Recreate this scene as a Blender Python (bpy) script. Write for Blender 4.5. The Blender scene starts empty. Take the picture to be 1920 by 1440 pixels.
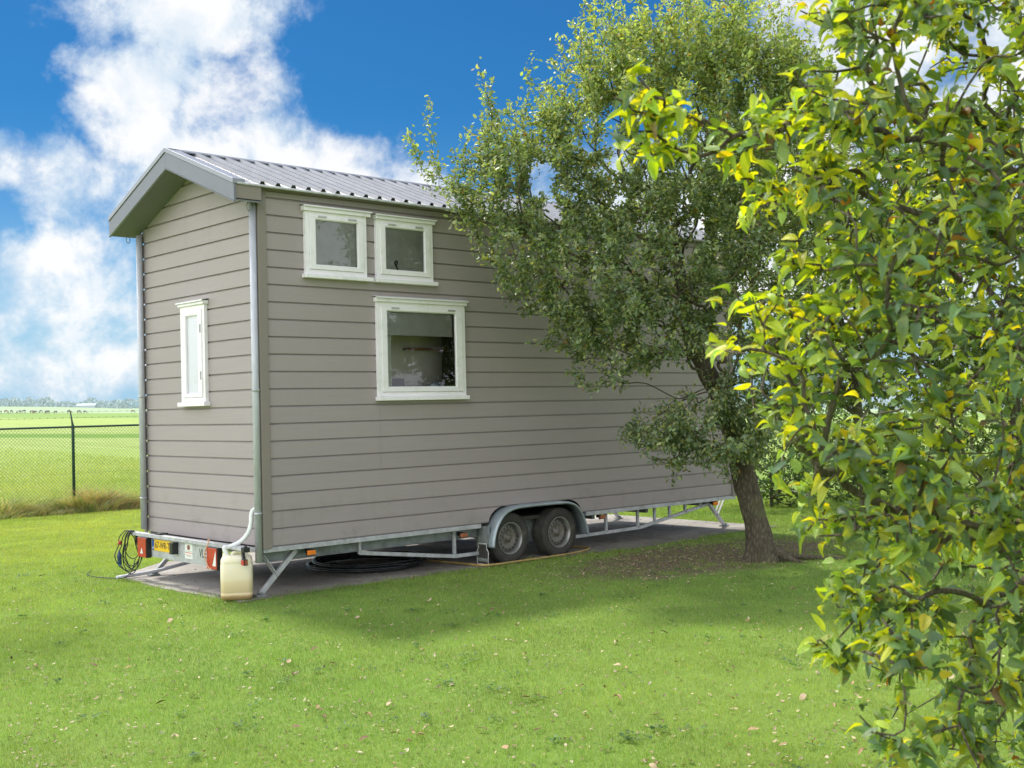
import bpy, bmesh, math, random
import numpy as np
from mathutils import Vector, Matrix, noise
R = math.radians
rnd = random.Random(7)
nrs = np.random.RandomState(11)
SC = bpy.context.scene
COL = SC.collection

# ---------------------------------------------------------------- camera
FPX = 2206.8                      # focal length in pixels of a 1920 px wide picture
CAM = Vector((-5.845, -9.871, 1.768))
yaw, pitch, roll = R(47.355), R(1.106), R(-1.364)
fw = Vector((math.cos(yaw)*math.cos(pitch), math.sin(yaw)*math.cos(pitch), math.sin(pitch)))
rt0 = Vector((math.sin(yaw), -math.cos(yaw), 0)); up0 = rt0.cross(fw)
rt = math.cos(roll)*rt0 + math.sin(roll)*up0
up = -math.sin(roll)*rt0 + math.cos(roll)*up0
cd = bpy.data.cameras.new('camera'); cam = bpy.data.objects.new('camera', cd); COL.objects.link(cam)
cam.matrix_world = Matrix(((rt.x, up.x, -fw.x, CAM.x), (rt.y, up.y, -fw.y, CAM.y), (rt.z, up.z, -fw.z, CAM.z), (0, 0, 0, 1)))
cd.sensor_width = 36; cd.lens = 36*FPX/1920; cd.clip_start = 0.05; cd.clip_end = 9000
cd.dof.use_dof = True; cd.dof.focus_distance = 12.0; cd.dof.aperture_fstop = 10
SC.camera = cam
def at(px, py, d):                 # a survey point: picture position and distance along the view axis
    return CAM + (fw + rt*((px-960)/FPX) - up*((py-720)/FPX))*d
def on_ground(px, py, z=0.0):
    v = fw + rt*((px-960)/FPX) - up*((py-720)/FPX)
    return CAM + v*((z-CAM.z)/v.z)
def on_y(px, py, y=0.0):
    v = fw + rt*((px-960)/FPX) - up*((py-720)/FPX)
    return CAM + v*((y-CAM.y)/v.y)

# ---------------------------------------------------------------- render / world
SC.view_settings.view_transform = 'Standard'; SC.view_settings.look = 'None'; SC.view_settings.exposure = 0
SC.render.engine = 'CYCLES'
SC.cycles.max_bounces = 10; SC.cycles.transparent_max_bounces = 16; SC.cycles.transmission_bounces = 6
SC.cycles.use_denoising = True
SUN_EL, SUN_AZ = 56.0, 4.0         # azimuth measured from +Y towards +X
def nodes(nt):
    class N: pass
    n = N(); n.nt = nt
    def add(t, **k):
        x = nt.nodes.new(t)
        for a, b in k.items():
            if a.startswith('i_'):
                key = a[2:]; key = int(key) if key.isdigit() else key
                x.inputs[key].default_value = b
            else: setattr(x, a, b)
        return x
    def link(a, b): nt.links.new(a, b)
    def m(op, a, b=None, c=None, clamp=False):
        x = nt.nodes.new('ShaderNodeMath'); x.operation = op; x.use_clamp = clamp
        for i, v in enumerate((a, b, c)):
            if v is None: continue
            if isinstance(v, (int, float)): x.inputs[i].default_value = v
            else: nt.links.new(v, x.inputs[i])
        return x.outputs[0]
    def mix(f, a, b, bt='MIX'):
        x = nt.nodes.new('ShaderNodeMix'); x.data_type = 'RGBA'; x.blend_type = bt
        for i, v in ((0, f), (6, a), (7, b)):
            if isinstance(v, (int, float)): x.inputs[i].default_value = v
            elif isinstance(v, (tuple, list)): x.inputs[i].default_value = (*v[:3], 1)
            else: nt.links.new(v, x.inputs[i])
        return x.outputs[2]
    def noise(scale, detail=4, rough=.5, vec=None, dist=0, out='Fac'):
        x = nt.nodes.new('ShaderNodeTexNoise'); x.inputs['Scale'].default_value = scale
        x.inputs['Detail'].default_value = detail; x.inputs['Roughness'].default_value = rough
        x.inputs['Distortion'].default_value = dist
        if vec is not None: nt.links.new(vec, x.inputs['Vector'])
        return x.outputs[out]
    def ramp(f, stops):
        x = nt.nodes.new('ShaderNodeValToRGB'); nt.links.new(f, x.inputs[0])
        e = x.color_ramp.elements
        while len(e) < len(stops): e.new(.5)
        for k, (p, c) in enumerate(stops):
            e[k].position = p; e[k].color = (*c[:3], 1) if not isinstance(c, (int, float)) else (c, c, c, 1)
        return x.outputs[0]
    def smooth(v, a, b):
        x = nt.nodes.new('ShaderNodeMapRange'); x.interpolation_type = 'SMOOTHSTEP'
        nt.links.new(v, x.inputs[0]); x.inputs[1].default_value = a; x.inputs[2].default_value = b
        return x.outputs[0]
    n.add, n.link, n.m, n.mix, n.noise, n.ramp, n.smooth = add, link, m, mix, noise, ramp, smooth
    return n
W = bpy.data.worlds.new('World'); SC.world = W; W.use_nodes = True
W.node_tree.nodes.clear(); n = nodes(W.node_tree)
sky = n.add('ShaderNodeTexSky'); sky.sky_type = 'NISHITA'; sky.sun_disc = False
sky.sun_elevation = R(SUN_EL); sky.sun_rotation = R(SUN_AZ); sky.air_density = 1.0; sky.dust_density = .6; sky.ozone_density = 2.5
tc = n.add('ShaderNodeTexCoord'); sp = n.add('ShaderNodeSeparateXYZ'); n.link(tc.outputs['Generated'], sp.inputs[0])
az = n.m('MULTIPLY', n.m('ARCTAN2', sp.outputs[1], sp.outputs[0]), 180/math.pi)
el = n.m('MULTIPLY', n.m('ARCSINE', sp.outputs[2]), 180/math.pi)
wob = n.noise(9, 5, .6, tc.outputs['Generated'], out='Color')
ws = n.add('ShaderNodeSeparateColor'); n.link(wob, ws.inputs[0])
azw = n.m('ADD', az, n.m('MULTIPLY', n.m('SUBTRACT', ws.outputs[0], .5), 7))
elw = n.m('ADD', el, n.m('MULTIPLY', n.m('SUBTRACT', ws.outputs[1], .5), 5))
# cloud banks by compass direction and height: (azimuth, elevation, half width, half height, weight)
BANKS = [(62.8, 18.4, 5.2, 2.6, 1), (63.0, 15.2, 4.6, 2.6, 1), (61.5, 12.9, 4.8, 2.6, 1), (58, 11.8, 4.8, 2.2, 1), (55, 10.8, 4.4, 1.7, 1), (52.3, 10.6, 3.2, 1.5, 1),
         (61, 9.8, 5.2, 2.4, 1.0), (65.6, 10.6, 1.7, 1.4, .45), (68.6, 7.2, 3.4, 1.5, 1.0), (68.9, 5.2, 4.2, 1.9, .7), (65.8, 6.0, 2.6, 1.8, .6), (68.5, 2.6, 9.0, 1.6, .36), (67.2, 10.3, 3.0, 1.5, .25), (71.6, 11.3, 1.7, 1.5, .6),
         (29.5, 15.6, 6.5, 4.5, .9), (34.5, 8, 12, 6.5, 1.1), (20, 8, 14, 14, 1.0), (47, 6.5, 7, 4, .9), (50.5, 8.4, 4.5, 1.8, .9),
         (100, 22, 22, 9, .9), (140, 14, 20, 8, .8), (-60, 20, 30, 9, .7), (-140, 30, 40, 14, .8), (70, 42, 26, 8, .8)]
cur = None
for a0, e0, sa, se, wgt in BANKS:
    dx = n.m('DIVIDE', n.m('SUBTRACT', azw, a0), sa); dy = n.m('DIVIDE', n.m('SUBTRACT', elw, e0), se)
    b = n.m('MULTIPLY', n.m('SUBTRACT', 1.0, n.m('ADD', n.m('MULTIPLY', dx, dx), n.m('MULTIPLY', dy, dy))), wgt)
    cur = b if cur is None else n.m('SMOOTH_MAX', cur, b, .35)
cur = n.m('MAXIMUM', cur, -1.0)
fb = n.noise(15, 15, .64, tc.outputs['Generated'], .15)
dens = n.m('ADD', cur, n.m('MULTIPLY', n.m('SUBTRACT', fb, .5), 3.7))
cov = n.smooth(dens, -.30, .95)
f2 = n.noise(17, 9, .55, tc.outputs['Generated'], .3)
shade = n.ramp(n.m('ADD', f2, n.m('MULTIPLY', n.smooth(dens, .2, 1.5), .18)), [(.34, (5.4, 7.1, 8.9)), (.50, (7.8, 8.7, 9.6)), (.64, (10.2, 10.3, 10.4))])
# blue of the polder sky: the sky texture, deepened, paler and more cyan towards the horizon
deep = n.mix(n.smooth(el, 1.0, 15.0), (.60, .86, 1.04), (.13, .51, .84))
blue = n.mix(1.0, sky.outputs[0], deep, 'MULTIPLY')
pale = n.mix(n.m('MULTIPLY', n.smooth(el, 10.0, 0.0), .8), blue, (3.5, 6.4, 9.1))
front = n.mix(n.m('MULTIPLY', cov, .97), pale, shade)
# added fill light: unseen bright sky behind and above the camera, strongest leftwards
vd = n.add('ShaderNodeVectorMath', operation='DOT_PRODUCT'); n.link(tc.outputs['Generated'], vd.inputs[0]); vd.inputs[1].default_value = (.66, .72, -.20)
fill_glow = n.m('MULTIPLY', n.smooth(vd.outputs['Value'], .72, .25), n.ramp(n.noise(3.0, 6, .55, tc.outputs['Generated']), [(.30, .55), (.62, 1.0)]))
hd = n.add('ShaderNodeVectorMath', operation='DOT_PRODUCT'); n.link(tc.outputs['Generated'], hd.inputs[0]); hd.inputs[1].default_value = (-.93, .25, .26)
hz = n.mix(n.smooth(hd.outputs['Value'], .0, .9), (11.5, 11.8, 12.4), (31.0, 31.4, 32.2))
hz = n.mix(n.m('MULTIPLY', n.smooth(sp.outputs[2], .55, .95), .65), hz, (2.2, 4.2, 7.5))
final = n.mix(fill_glow, front, hz)
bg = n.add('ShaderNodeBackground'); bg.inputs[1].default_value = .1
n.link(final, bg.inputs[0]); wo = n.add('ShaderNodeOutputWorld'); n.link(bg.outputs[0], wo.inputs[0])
sd = bpy.data.lights.new('sun', 'SUN'); sd.energy = 4.6; sd.angle = R(6); sd.color = (1.0, .95, .86)
sun = bpy.data.objects.new('sun', sd); COL.objects.link(sun)
sv = Vector((math.cos(R(SUN_EL))*math.sin(R(SUN_AZ)), math.cos(R(SUN_EL))*math.cos(R(SUN_AZ)), math.sin(R(SUN_EL))))
sun.rotation_euler = sv.to_track_quat('Z', 'Y').to_euler()

# ---------------------------------------------------------------- materials
def mat(name, col=(.5, .5, .5), rough=.6, metal=0., var=.12, vscale=3., stretch=(1, 1, 1), bump=0., bscale=60., dirt=None, spec=.5, attr=None):
    m = bpy.data.materials.new(name); m.use_nodes = True; nt = m.node_tree; nt.nodes.clear(); q = nodes(nt)
    t = q.add('ShaderNodeTexCoord'); mp = q.add('ShaderNodeMapping'); mp.inputs['Scale'].default_value = stretch
    q.link(t.outputs['Object'], mp.inputs[0])
    f = q.noise(vscale, 6, .6, mp.outputs[0])
    c = q.mix(q.ramp(f, [(.3, 0.), (.7, 1.)]), tuple(x*(1-var) for x in col), tuple(min(1, x*(1+var)) for x in col))
    if dirt:
        f3 = q.noise(dirt[1], 8, .65, t.outputs['Object'])
        c = q.mix(q.m('MULTIPLY', q.smooth(f3, .48, .72), dirt[2]), c, dirt[0])
    b = q.add('ShaderNodeBsdfPrincipled'); q.link(c, b.inputs['Base Color'])
    b.inputs['Metallic'].default_value = metal; b.inputs['Specular IOR Level'].default_value = spec
    q.link(q.m('ADD', rough-.08, q.m('MULTIPLY', f, .16)), b.inputs['Roughness'])
    if bump:
        f4 = q.noise(bscale, 5, .6, mp.outputs[0]); bp = q.add('ShaderNodeBump'); bp.inputs['Strength'].default_value = bump
        bp.inputs['Distance'].default_value = .01; q.link(f4, bp.inputs['Height']); q.link(bp.outputs[0], b.inputs['Normal'])
    o = q.add('ShaderNodeOutputMaterial'); q.link(b.outputs[0], o.inputs[0])
    m['bsdf'] = b.name
    return m
def siding_mat():
    m = bpy.data.materials.new('composite_siding'); m.use_nodes = True; nt = m.node_tree; nt.nodes.clear(); q = nodes(nt)
    t = q.add('ShaderNodeTexCoord')
    mp = q.add('ShaderNodeMapping'); mp.inputs['Scale'].default_value = (1.6, 1.6, 90); q.link(t.outputs['Object'], mp.inputs[0])
    fine = q.noise(1.0, 7, .7, mp.outputs[0])
    mp2 = q.add('ShaderNodeMapping'); mp2.inputs['Scale'].default_value = (.5, .5, 2.4); q.link(t.outputs['Object'], mp2.inputs[0])
    broad = q.noise(1.6, 6, .6, mp2.outputs[0])
    s = q.add('ShaderNodeSeparateXYZ'); q.link(t.outputs['Object'], s.inputs[0])
    row = q.m('FLOOR', q.m('DIVIDE', q.m('SUBTRACT', s.outputs[2], .48), .1677))
    wn = q.add('ShaderNodeTexWhiteNoise', noise_dimensions='1D'); q.link(row, wn.inputs['W'])
    v = q.m('ADD', q.m('ADD', .80, q.m('MULTIPLY', fine, .24)), q.m('ADD', q.m('MULTIPLY', broad, .10), q.m('MULTIPLY', wn.outputs[0], .045)))
    cc = q.add('ShaderNodeCombineColor'); [q.link(v, cc.inputs[i]) for i in range(3)]
    c = q.mix(1.0, (.352, .305, .303), cc.outputs[0], 'MULTIPLY')
    # green algae and splash dirt towards the bottom, chalky drips below the windows
    alg = q.noise(3.2, 8, .7, t.outputs['Object'])
    lo = q.smooth(s.outputs[2], 1.25, .45)
    c = q.mix(q.m('MULTIPLY', q.m('MULTIPLY', q.smooth(alg, .5, .72), lo), .42), c, (.16, .17, .11))
    mp3 = q.add('ShaderNodeMapping'); mp3.inputs['Scale'].default_value = (7, 7, .35); q.link(t.outputs['Object'], mp3.inputs[0])
    drip = q.noise(2.0, 5, .6, mp3.outputs[0])
    c = q.mix(q.m('MULTIPLY', q.smooth(drip, .55, .8), .16), c, (.44, .41, .37))
    b = q.add('ShaderNodeBsdfPrincipled'); q.link(c, b.inputs['Base Color']); b.inputs['Roughness'].default_value = .58
    bp = q.add('ShaderNodeBump'); bp.inputs['Strength'].default_value = .22; bp.inputs['Distance'].default_value = .004
    q.link(fine, bp.inputs['Height']); q.link(bp.outputs[0], b.inputs['Normal'])
    o = q.add('ShaderNodeOutputMaterial'); q.link(b.outputs[0], o.inputs[0]); return m
def glass_mat(name, tint=(.75, .8, .8), refl=1.0, rough=.0):
    m = bpy.data.materials.new(name); m.use_nodes = True; nt = m.node_tree; nt.nodes.clear(); q = nodes(nt)
    tr = q.add('ShaderNodeBsdfTransparent'); tr.inputs[0].default_value = (*tint, 1)
    g = q.add('ShaderNodeBsdfGlossy'); g.inputs['Roughness'].default_value = rough
    t = q.add('ShaderNodeTexCoord'); f = q.noise(2.2, 2, .5, t.outputs['Object'])
    bp = q.add('ShaderNodeBump'); bp.inputs['Strength'].default_value = .25; bp.inputs['Distance'].default_value = .012
    q.link(f, bp.inputs['Height']); q.link(bp.outputs[0], g.inputs['Normal'])
    fr = q.add('ShaderNodeFresnel'); fr.inputs[0].default_value = 1.7
    ms = q.add('ShaderNodeMixShader'); q.link(q.m('MULTIPLY', fr.outputs[0], refl, clamp=True), ms.inputs[0])
    q.link(tr.outputs[0], ms.inputs[1]); q.link(g.outputs[0], ms.inputs[2])
    o = q.add('ShaderNodeOutputMaterial'); q.link(ms.outputs[0], o.inputs[0]); return m
M = {}
M['siding'] = siding_mat()
M['trimboard'] = mat('trim_board', (.25, .215, .19), .6, var=.08, bump=.15, stretch=(1, 1, 40))
M['galv'] = mat('galvanised_steel', (.47, .475, .50), .5, .25, .22, 14, bump=.05, dirt=((.2, .2, .17), 5, .5))
M['galv_dirty'] = mat('dirty_galvanised_steel', (.26, .285, .285), .6, .4, .3, 10, dirt=((.10, .10, .075), 6, .7))
M['pipe'] = mat('zinc_pipe', (.48, .49, .54), .5, .2, .14, 9, stretch=(3, 3, .7))
M['fascia'] = mat('blue_grey_flashing', (.175, .182, .215), .45, .25, .08, 5, stretch=(1, 1, 1), dirt=((.14, .15, .15), 3, .4))
M['fascia_light'] = mat('light_blue_grey_flashing', (.27, .28, .32), .4, .3, .08, 5)
M['roof'] = mat('ribbed_roof_steel', (.28, .28, .295), .34, .35, .12, 4, dirt=((.2, .2, .19), 2.5, .5))
M['soffit'] = mat('soffit_board', (.17, .175, .165), .7, var=.08)
M['dark'] = mat('dark_void', (.02, .02, .02), .8)
M['under'] = mat('underfloor_board', (.06, .058, .045), .85, var=.3)
M['black'] = mat('black_plastic', (.016, .017, .018), .38, var=.2)
M['rubber'] = mat('dusty_tyre_rubber', (.045, .042, .036), .82, var=.25, vscale=8, bump=.3, bscale=40, dirt=((.13, .115, .09), 7, .6))
M['rim'] = mat('dusty_silver_rim', (.20, .185, .165), .55, .45, .25, 12, dirt=((.10, .08, .06), 9, .8))
M['rimlip'] = mat('silver_rim_lip', (.34, .34, .33), .45, .6, .2, 12, dirt=((.14, .11, .08), 9, .6))
M['white'] = mat('white_window_paint', (.89, .85, .885), .38, var=.03, dirt=((.6, .62, .56), 6, .5))
M['whitedull'] = mat('white_metal_drip', (.76, .74, .76), .4, .1, .05)
M['blind'] = mat('grey_roller_blind', (.55, .56, .55), .85, var=.10, vscale=6)
M['frost'] = mat('frosted_pane', (.64, .64, .71), .3, var=.05, vscale=2)
M['glass'] = glass_mat('window_glass', (.90, .89, .90), 1.5)
M['red'] = mat('red_reflector', (.46, .05, .03), .3, var=.2, vscale=20)
M['amber'] = mat('amber_lens', (.85, .22, .02), .25, var=.15, vscale=30)
M['amber_dull'] = mat('dusty_amber_lens', (.34, .11, .045), .5, var=.2, vscale=30)
M['plate'] = mat('yellow_number_plate', (.80, .50, .02), .4, var=.06)
M['euroblue'] = mat('blue_plate_band', (.02, .10, .42), .4, var=.05)
M['ink'] = mat('black_ink', (.02, .02, .02), .5, var=.05)
M['inkgreen'] = mat('dark_green_lettering', (.05, .08, .06), .5, var=.05)
M['stickerwhite'] = mat('white_sticker', (.76, .77, .76), .4, var=.03)
M['brown'] = mat('red_brown_print', (.25, .07, .05), .5, var=.1)
M['redprint'] = mat('red_print', (.6, .08, .06), .5, var=.1)
M['greytext'] = mat('worn_grey_print', (.33, .36, .33), .6, var=.2, vscale=40)
M['curtain'] = mat('pale_green_curtain', (.74, .80, .72), .8, var=.08, stretch=(20, 20, .5), vscale=2)
M['interior'] = mat('olive_interior_panel', (.74, .70, .64), .7, var=.15, vscale=1.5)
M['interior2'] = mat('dark_interior', (.05, .05, .05), .6, var=.3)
M['wood'] = mat('brown_wood', (.25, .09, .035), .5, var=.3)
M['bluewhite'] = mat('pale_crockery', (.5, .6, .66), .3, var=.2, vscale=12)

# ---------------------------------------------------------------- mesh builder
class MB:
    def __init__(s): s.v = []; s.f = []; s.mi = []; s.sm = []; s.cur = 0; s.smooth = False
    def add(s, vs, fs):
        b = len(s.v); s.v += [tuple(p) for p in vs]
        for f in fs: s.f.append([b+i for i in f]); s.mi.append(s.cur); s.sm.append(s.smooth)
        return s
    def box(s, x0, x1, y0, y1, z0, z1):
        vs = [(x, y, z) for z in (z0, z1) for y in (y0, y1) for x in (x0, x1)]
        return s.add(vs, [(0, 2, 3, 1), (4, 5, 7, 6), (0, 1, 5, 4), (2, 6, 7, 3), (0, 4, 6, 2), (1, 3, 7, 5)])
    def obox(s, c, ax, ay, az, hx, hy, hz):
        c = Vector(c); ax, ay, az = Vector(ax), Vector(ay), Vector(az)
        vs = [c+ax*(hx*i)+ay*(hy*j)+az*(hz*k) for k in (-1, 1) for j in (-1, 1) for i in (-1, 1)]
        return s.add(vs, [(0, 2, 3, 1), (4, 5, 7, 6), (0, 1, 5, 4), (2, 6, 7, 3), (0, 4, 6, 2), (1, 3, 7, 5)])
    def bar(s, p0, p1, w, h, upv=(0, 0, 1)):
        p0, p1 = Vector(p0), Vector(p1); d = (p1-p0); L = d.length; d /= L; upv = (1, 0, 0) if abs(d.dot(Vector(upv))) > .999 else upv; sd_ = d.cross(Vector(upv)).normalized(); u = sd_.cross(d)
        return s.obox((p0+p1)/2, d, sd_, u, L/2, w/2, h/2)
    def prism(s, poly, axis, a, b):      # poly: list of 2D points in the plane across `axis`
        def P(q, t):
            return {0: (t, q[0], q[1]), 1: (q[0], t, q[1]), 2: (q[0], q[1], t)}[axis]
        k = len(poly); vs = [P(q, a) for q in poly]+[P(q, b) for q in poly]
        fs = [tuple(range(k)), tuple(range(2*k-1, k-1, -1))]+[(i, k+i, k+(i+1) % k, (i+1) % k) for i in range(k)]
        return s.add(vs, fs)
    def tube(s, pts, r, n=8, cap=True):
        pts = [Vector(p) for p in pts]; rr = r if isinstance(r, (list, tuple)) else [r]*len(pts)
        vs = []; prev = None
        for i, p in enumerate(pts):
            t = (pts[min(i+1, len(pts)-1)]-pts[max(i-1, 0)])
            t = t.normalized() if t.length > 1e-9 else Vector((0, 0, 1))
            if prev is None:
                a = t.orthogonal().normalized()
            else:
                a = (prev-t*prev.dot(t)); a = a.normalized() if a.length > 1e-6 else t.orthogonal().normalized()
            prev = a; b = t.cross(a)
            for k in range(n):
                w = 2*math.pi*k/n; vs.append(p+(a*math.cos(w)+b*math.sin(w))*rr[i])
        fs = [(i*n+k, i*n+(k+1) % n, (i+1)*n+(k+1) % n, (i+1)*n+k) for i in range(len(pts)-1) for k in range(n)]
        if cap: fs += [tuple(range(n-1, -1, -1)), tuple((len(pts)-1)*n+k for k in range(n))]
        return s.add(vs, fs)
    def lathe(s, prof, c, axis, n=32, closed=False):    # prof: (radius, offset along axis)
        c = Vector(c); ax = Vector(axis).normalized(); a = ax.orthogonal().normalized(); b = ax.cross(a); vs = []
        for (r_, t) in prof:
            for k in range(n):
                w = 2*math.pi*k/n; vs.append(c+ax*t+(a*math.cos(w)+b*math.sin(w))*r_)
        m_ = len(prof); rng = range(m_ if closed else m_-1)
        fs = [(i*n+k, i*n+(k+1) % n, ((i+1) % m_)*n+(k+1) % n, ((i+1) % m_)*n+k) for i in rng for k in range(n)]
        return s.add(vs, fs)
    def build(s, name, mats, parent=None, bevel=0, **props):
        me = bpy.data.meshes.new(name); me.from_pydata(s.v, [], s.f)
        for mm in (mats if isinstance(mats, (list, tuple)) else [mats]): me.materials.append(mm)
        me.polygons.foreach_set('material_index', s.mi); me.polygons.foreach_set('use_smooth', s.sm); me.validate(); me.update()
        bm = bmesh.new(); bm.from_mesh(me); bmesh.ops.recalc_face_normals(bm, faces=bm.faces); bm.to_mesh(me); bm.free()
        o = bpy.data.objects.new(name, me); COL.objects.link(o); attach(o, parent)
        if bevel:
            bv = o.modifiers.new('bevel', 'BEVEL'); bv.width = bevel; bv.segments = 2; bv.limit_method = 'ANGLE'; bv.angle_limit = R(40)
        for k, v in props.items(): o[k] = v
        return o
def attach(o, parent):
    if parent is None: return
    o.parent = parent
    if parent.type == 'EMPTY': o.matrix_parent_inverse = parent.matrix_basis.inverted()
def empty(name, loc, label, cat, group=None, rz=0):
    o = bpy.data.objects.new(name, None); COL.objects.link(o); o.empty_display_size = .2
    o.matrix_basis = Matrix.Translation(Vector(loc)) @ Matrix.Rotation(rz, 4, 'Z')
    o['label'] = label; o['category'] = cat
    if group: o['group'] = group
    return o
def tag(o, label, cat, group=None):
    o['label'] = label; o['category'] = cat
    if group: o['group'] = group
    return o
def smooth_path(pts, sub=6):
    pts = [Vector(p) for p in pts]; out = []
    for i in range(len(pts)-1):
        p0, p1, p2, p3 = pts[max(i-1, 0)], pts[i], pts[i+1], pts[min(i+2, len(pts)-1)]
        for k in range(sub):
            t = k/sub; out.append(.5*((2*p1)+(p2-p0)*t+(2*p0-5*p1+4*p2-p3)*t*t+(3*p1-p0-3*p2+p3)*t**3))
    out.append(pts[-1]); return out
def text(name, body, size, loc, xdir, ydir, m, parent, sx=1.0, extrude=.0008, off=0.0):
    cu = bpy.data.curves.new(name, 'FONT'); cu.body = body; cu.size = size; cu.extrude = extrude; cu.offset = off
    cu.align_x = 'CENTER'; cu.align_y = 'CENTER'; cu.materials.append(m)
    o = bpy.data.objects.new(name, cu); COL.objects.link(o); attach(o, parent)
    x = Vector(xdir).normalized(); y = Vector(ydir).normalized(); z = x.cross(y)
    o.matrix_basis = Matrix(((x.x*sx, y.x, z.x, loc[0]), (x.y*sx, y.y, z.y, loc[1]), (x.z*sx, y.z, z.z, loc[2]), (0, 0, 0, 1)))
    bpy.context.view_layer.update(); me = bpy.data.meshes.new_from_object(o.evaluated_get(bpy.context.evaluated_depsgraph_get()))
    o2 = bpy.data.objects.new(name, me); COL.objects.link(o2); attach(o2, parent); o2.matrix_basis = o.matrix_basis.copy(); bpy.data.objects.remove(o); o2.name = name
    return o2
def fastmesh(name, V, F, mats, parent=None, col=None, smooth=False):    # V (n,3) array, F (m,k) array
    me = bpy.data.meshes.new(name); nf, k = F.shape
    me.vertices.add(len(V)); me.vertices.foreach_set('co', V.astype(np.float32).ravel())
    me.loops.add(nf*k); me.loops.foreach_set('vertex_index', F.astype(np.int32).ravel())
    me.polygons.add(nf); me.polygons.foreach_set('loop_start', np.arange(0, nf*k, k, dtype=np.int32))
    me.polygons.foreach_set('loop_total', np.full(nf, k, dtype=np.int32))
    if smooth: me.polygons.foreach_set('use_smooth', np.ones(nf, dtype=bool))
    me.update(calc_edges=True)
    if col is not None:
        a = me.color_attributes.new('col', 'FLOAT_COLOR', 'POINT'); c4 = np.ones((len(V), 4), np.float32); c4[:, :3] = col
        a.data.foreach_set('color', c4.ravel())
    for mm in (mats if isinstance(mats, (list, tuple)) else [mats]): me.materials.append(mm)
    o = bpy.data.objects.new(name, me); COL.objects.link(o); attach(o, parent); return o
# ================================================================ the tiny house on its trailer
house = empty('tiny_house', (3.6, 1.25, 0), 'taupe clad tiny house on a galvanised two axle trailer with ribbed metal gable roof', 'tiny house')
L_, W_, ZB, PK = 7.36, 2.5, .48, .1677
ZE = 3.905
ROOF_S = .387; ZR = 4.41           # underside line of the roof along the ridge
def roof_z(y, off=0.): return ZR-abs(y-1.25)*ROOF_S+off
def siding(mb, axis, rng, rows, cut=None, dep=.020):   # dep: depth of the shadow gap
    """planks facing -Y (axis 0, running along X at y=0) or -X (axis 1, running along Y at x=0)."""
    for k, z0, z1, b0, b1 in rows:
        prof = [(dep, z0), (dep, z0+.0115), (0, z0+.0115)] if b0 else [(0, z0)]
        prof += [(0, z1-.009), (dep*.7, z1)] if b1 else [(0, z1)]
        for (fa, fb) in rng(k, z0, z1):
            vs = []
            for (d, z) in prof:
                a, b = fa(z), fb(z)
                vs += [(a, d, z), (b, d, z)] if axis == 0 else [(d, b, z), (d, a, z)]
            mb.add(vs, [(2*i, 2*i+1, 2*i+3, 2*i+2) for i in range(len(prof)-1)])
WX0, WX1, WZ0, WZ1 = 1.40, 2.48, 1.95, 2.85     # opening of the large window
rows = []
for k in range(21):
    z0, z1 = ZB+k*PK, min(ZB+(k+1)*PK, ZE)
    cuts = [c for c in (WZ0, WZ1) if z0 < c < z1]
    zs = [z0]+cuts+[z1]
    for i in range(len(zs)-1): rows.append((k, zs[i], zs[i+1], i == 0, i == len(zs)-2))
def rng_side(k, z0, z1):
    c = lambda v: (lambda z: v)
    if k == 0:      # the wheel arch is cut out of the lowest plank
        fa = lambda z: 2.848+.25*(1-math.sqrt(max(0, 1-((z-ZB)/.172)**2))) if z < .65 else 3.09
        fb = lambda z: 4.33-.25*(1-math.sqrt(max(0, 1-((z-ZB)/.172)**2))) if z < .65 else 4.09
        return [(c(0), fa), (fb, c(L_))]
    zm = (z0+z1)/2
    J = (1.385, 5.21) if k in (4, 5, 6, 7) else (3.77,) if k in (1, 2, 3, 11, 12) else (2.93, 6.4) if k in (8, 9, 10) else (4.9,) if k in (13, 14, 15, 19) else (6.1,)
    seg = [(0, WX0), (WX1, L_)] if WZ0 < zm < WZ1 else [(0, L_)]; out = []
    for a, b in seg:            # butt joints between board lengths
        e = [a]+[j for j in J if a < j < b]+[b]
        for i in range(len(e)-1): out.append((c(e[i]+(.0012 if i else 0)), c(e[i+1]-(.0012 if i < len(e)-2 else 0))))
    return out
mb = MB()
r0 = rows.pop(0)                    # finer slices for the curved ends of plank 0
siding(mb, 0, rng_side, rows)
zz = [ZB, ZB+.0129, ZB+.013]+[ZB+.013+(PK-.022)*i/8 for i in range(1, 9)]+[ZB+PK]
dd = [.020, .020, 0]+[0]*8+[.014]
for fa, fb in rng_side(0, ZB, ZB+PK):
    vs = []
    for d, z in zip(dd, zz): vs += [(fa(z), d, z), (fb(z), d, z)]
    mb.add(vs, [(2*i, 2*i+1, 2*i+3, 2*i+2) for i in range(len(zz)-1)])
mb.box(0, L_, .0205, .05, ZB+PK, WZ0-.02).box(0, WX0, .0205, .05, WZ0-.02, WZ1+.02).box(WX1, L_, .0205, .05, WZ0-.02, WZ1+.02).box(0, L_, .0205, .05, WZ1+.02, ZE)
mb.box(0, 2.84, .0205, .05, ZB, ZB+PK-.001).box(4.34, L_, .0205, .05, ZB, ZB+PK-.001)
mb.build('side_wall', M['siding'], house)
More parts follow.
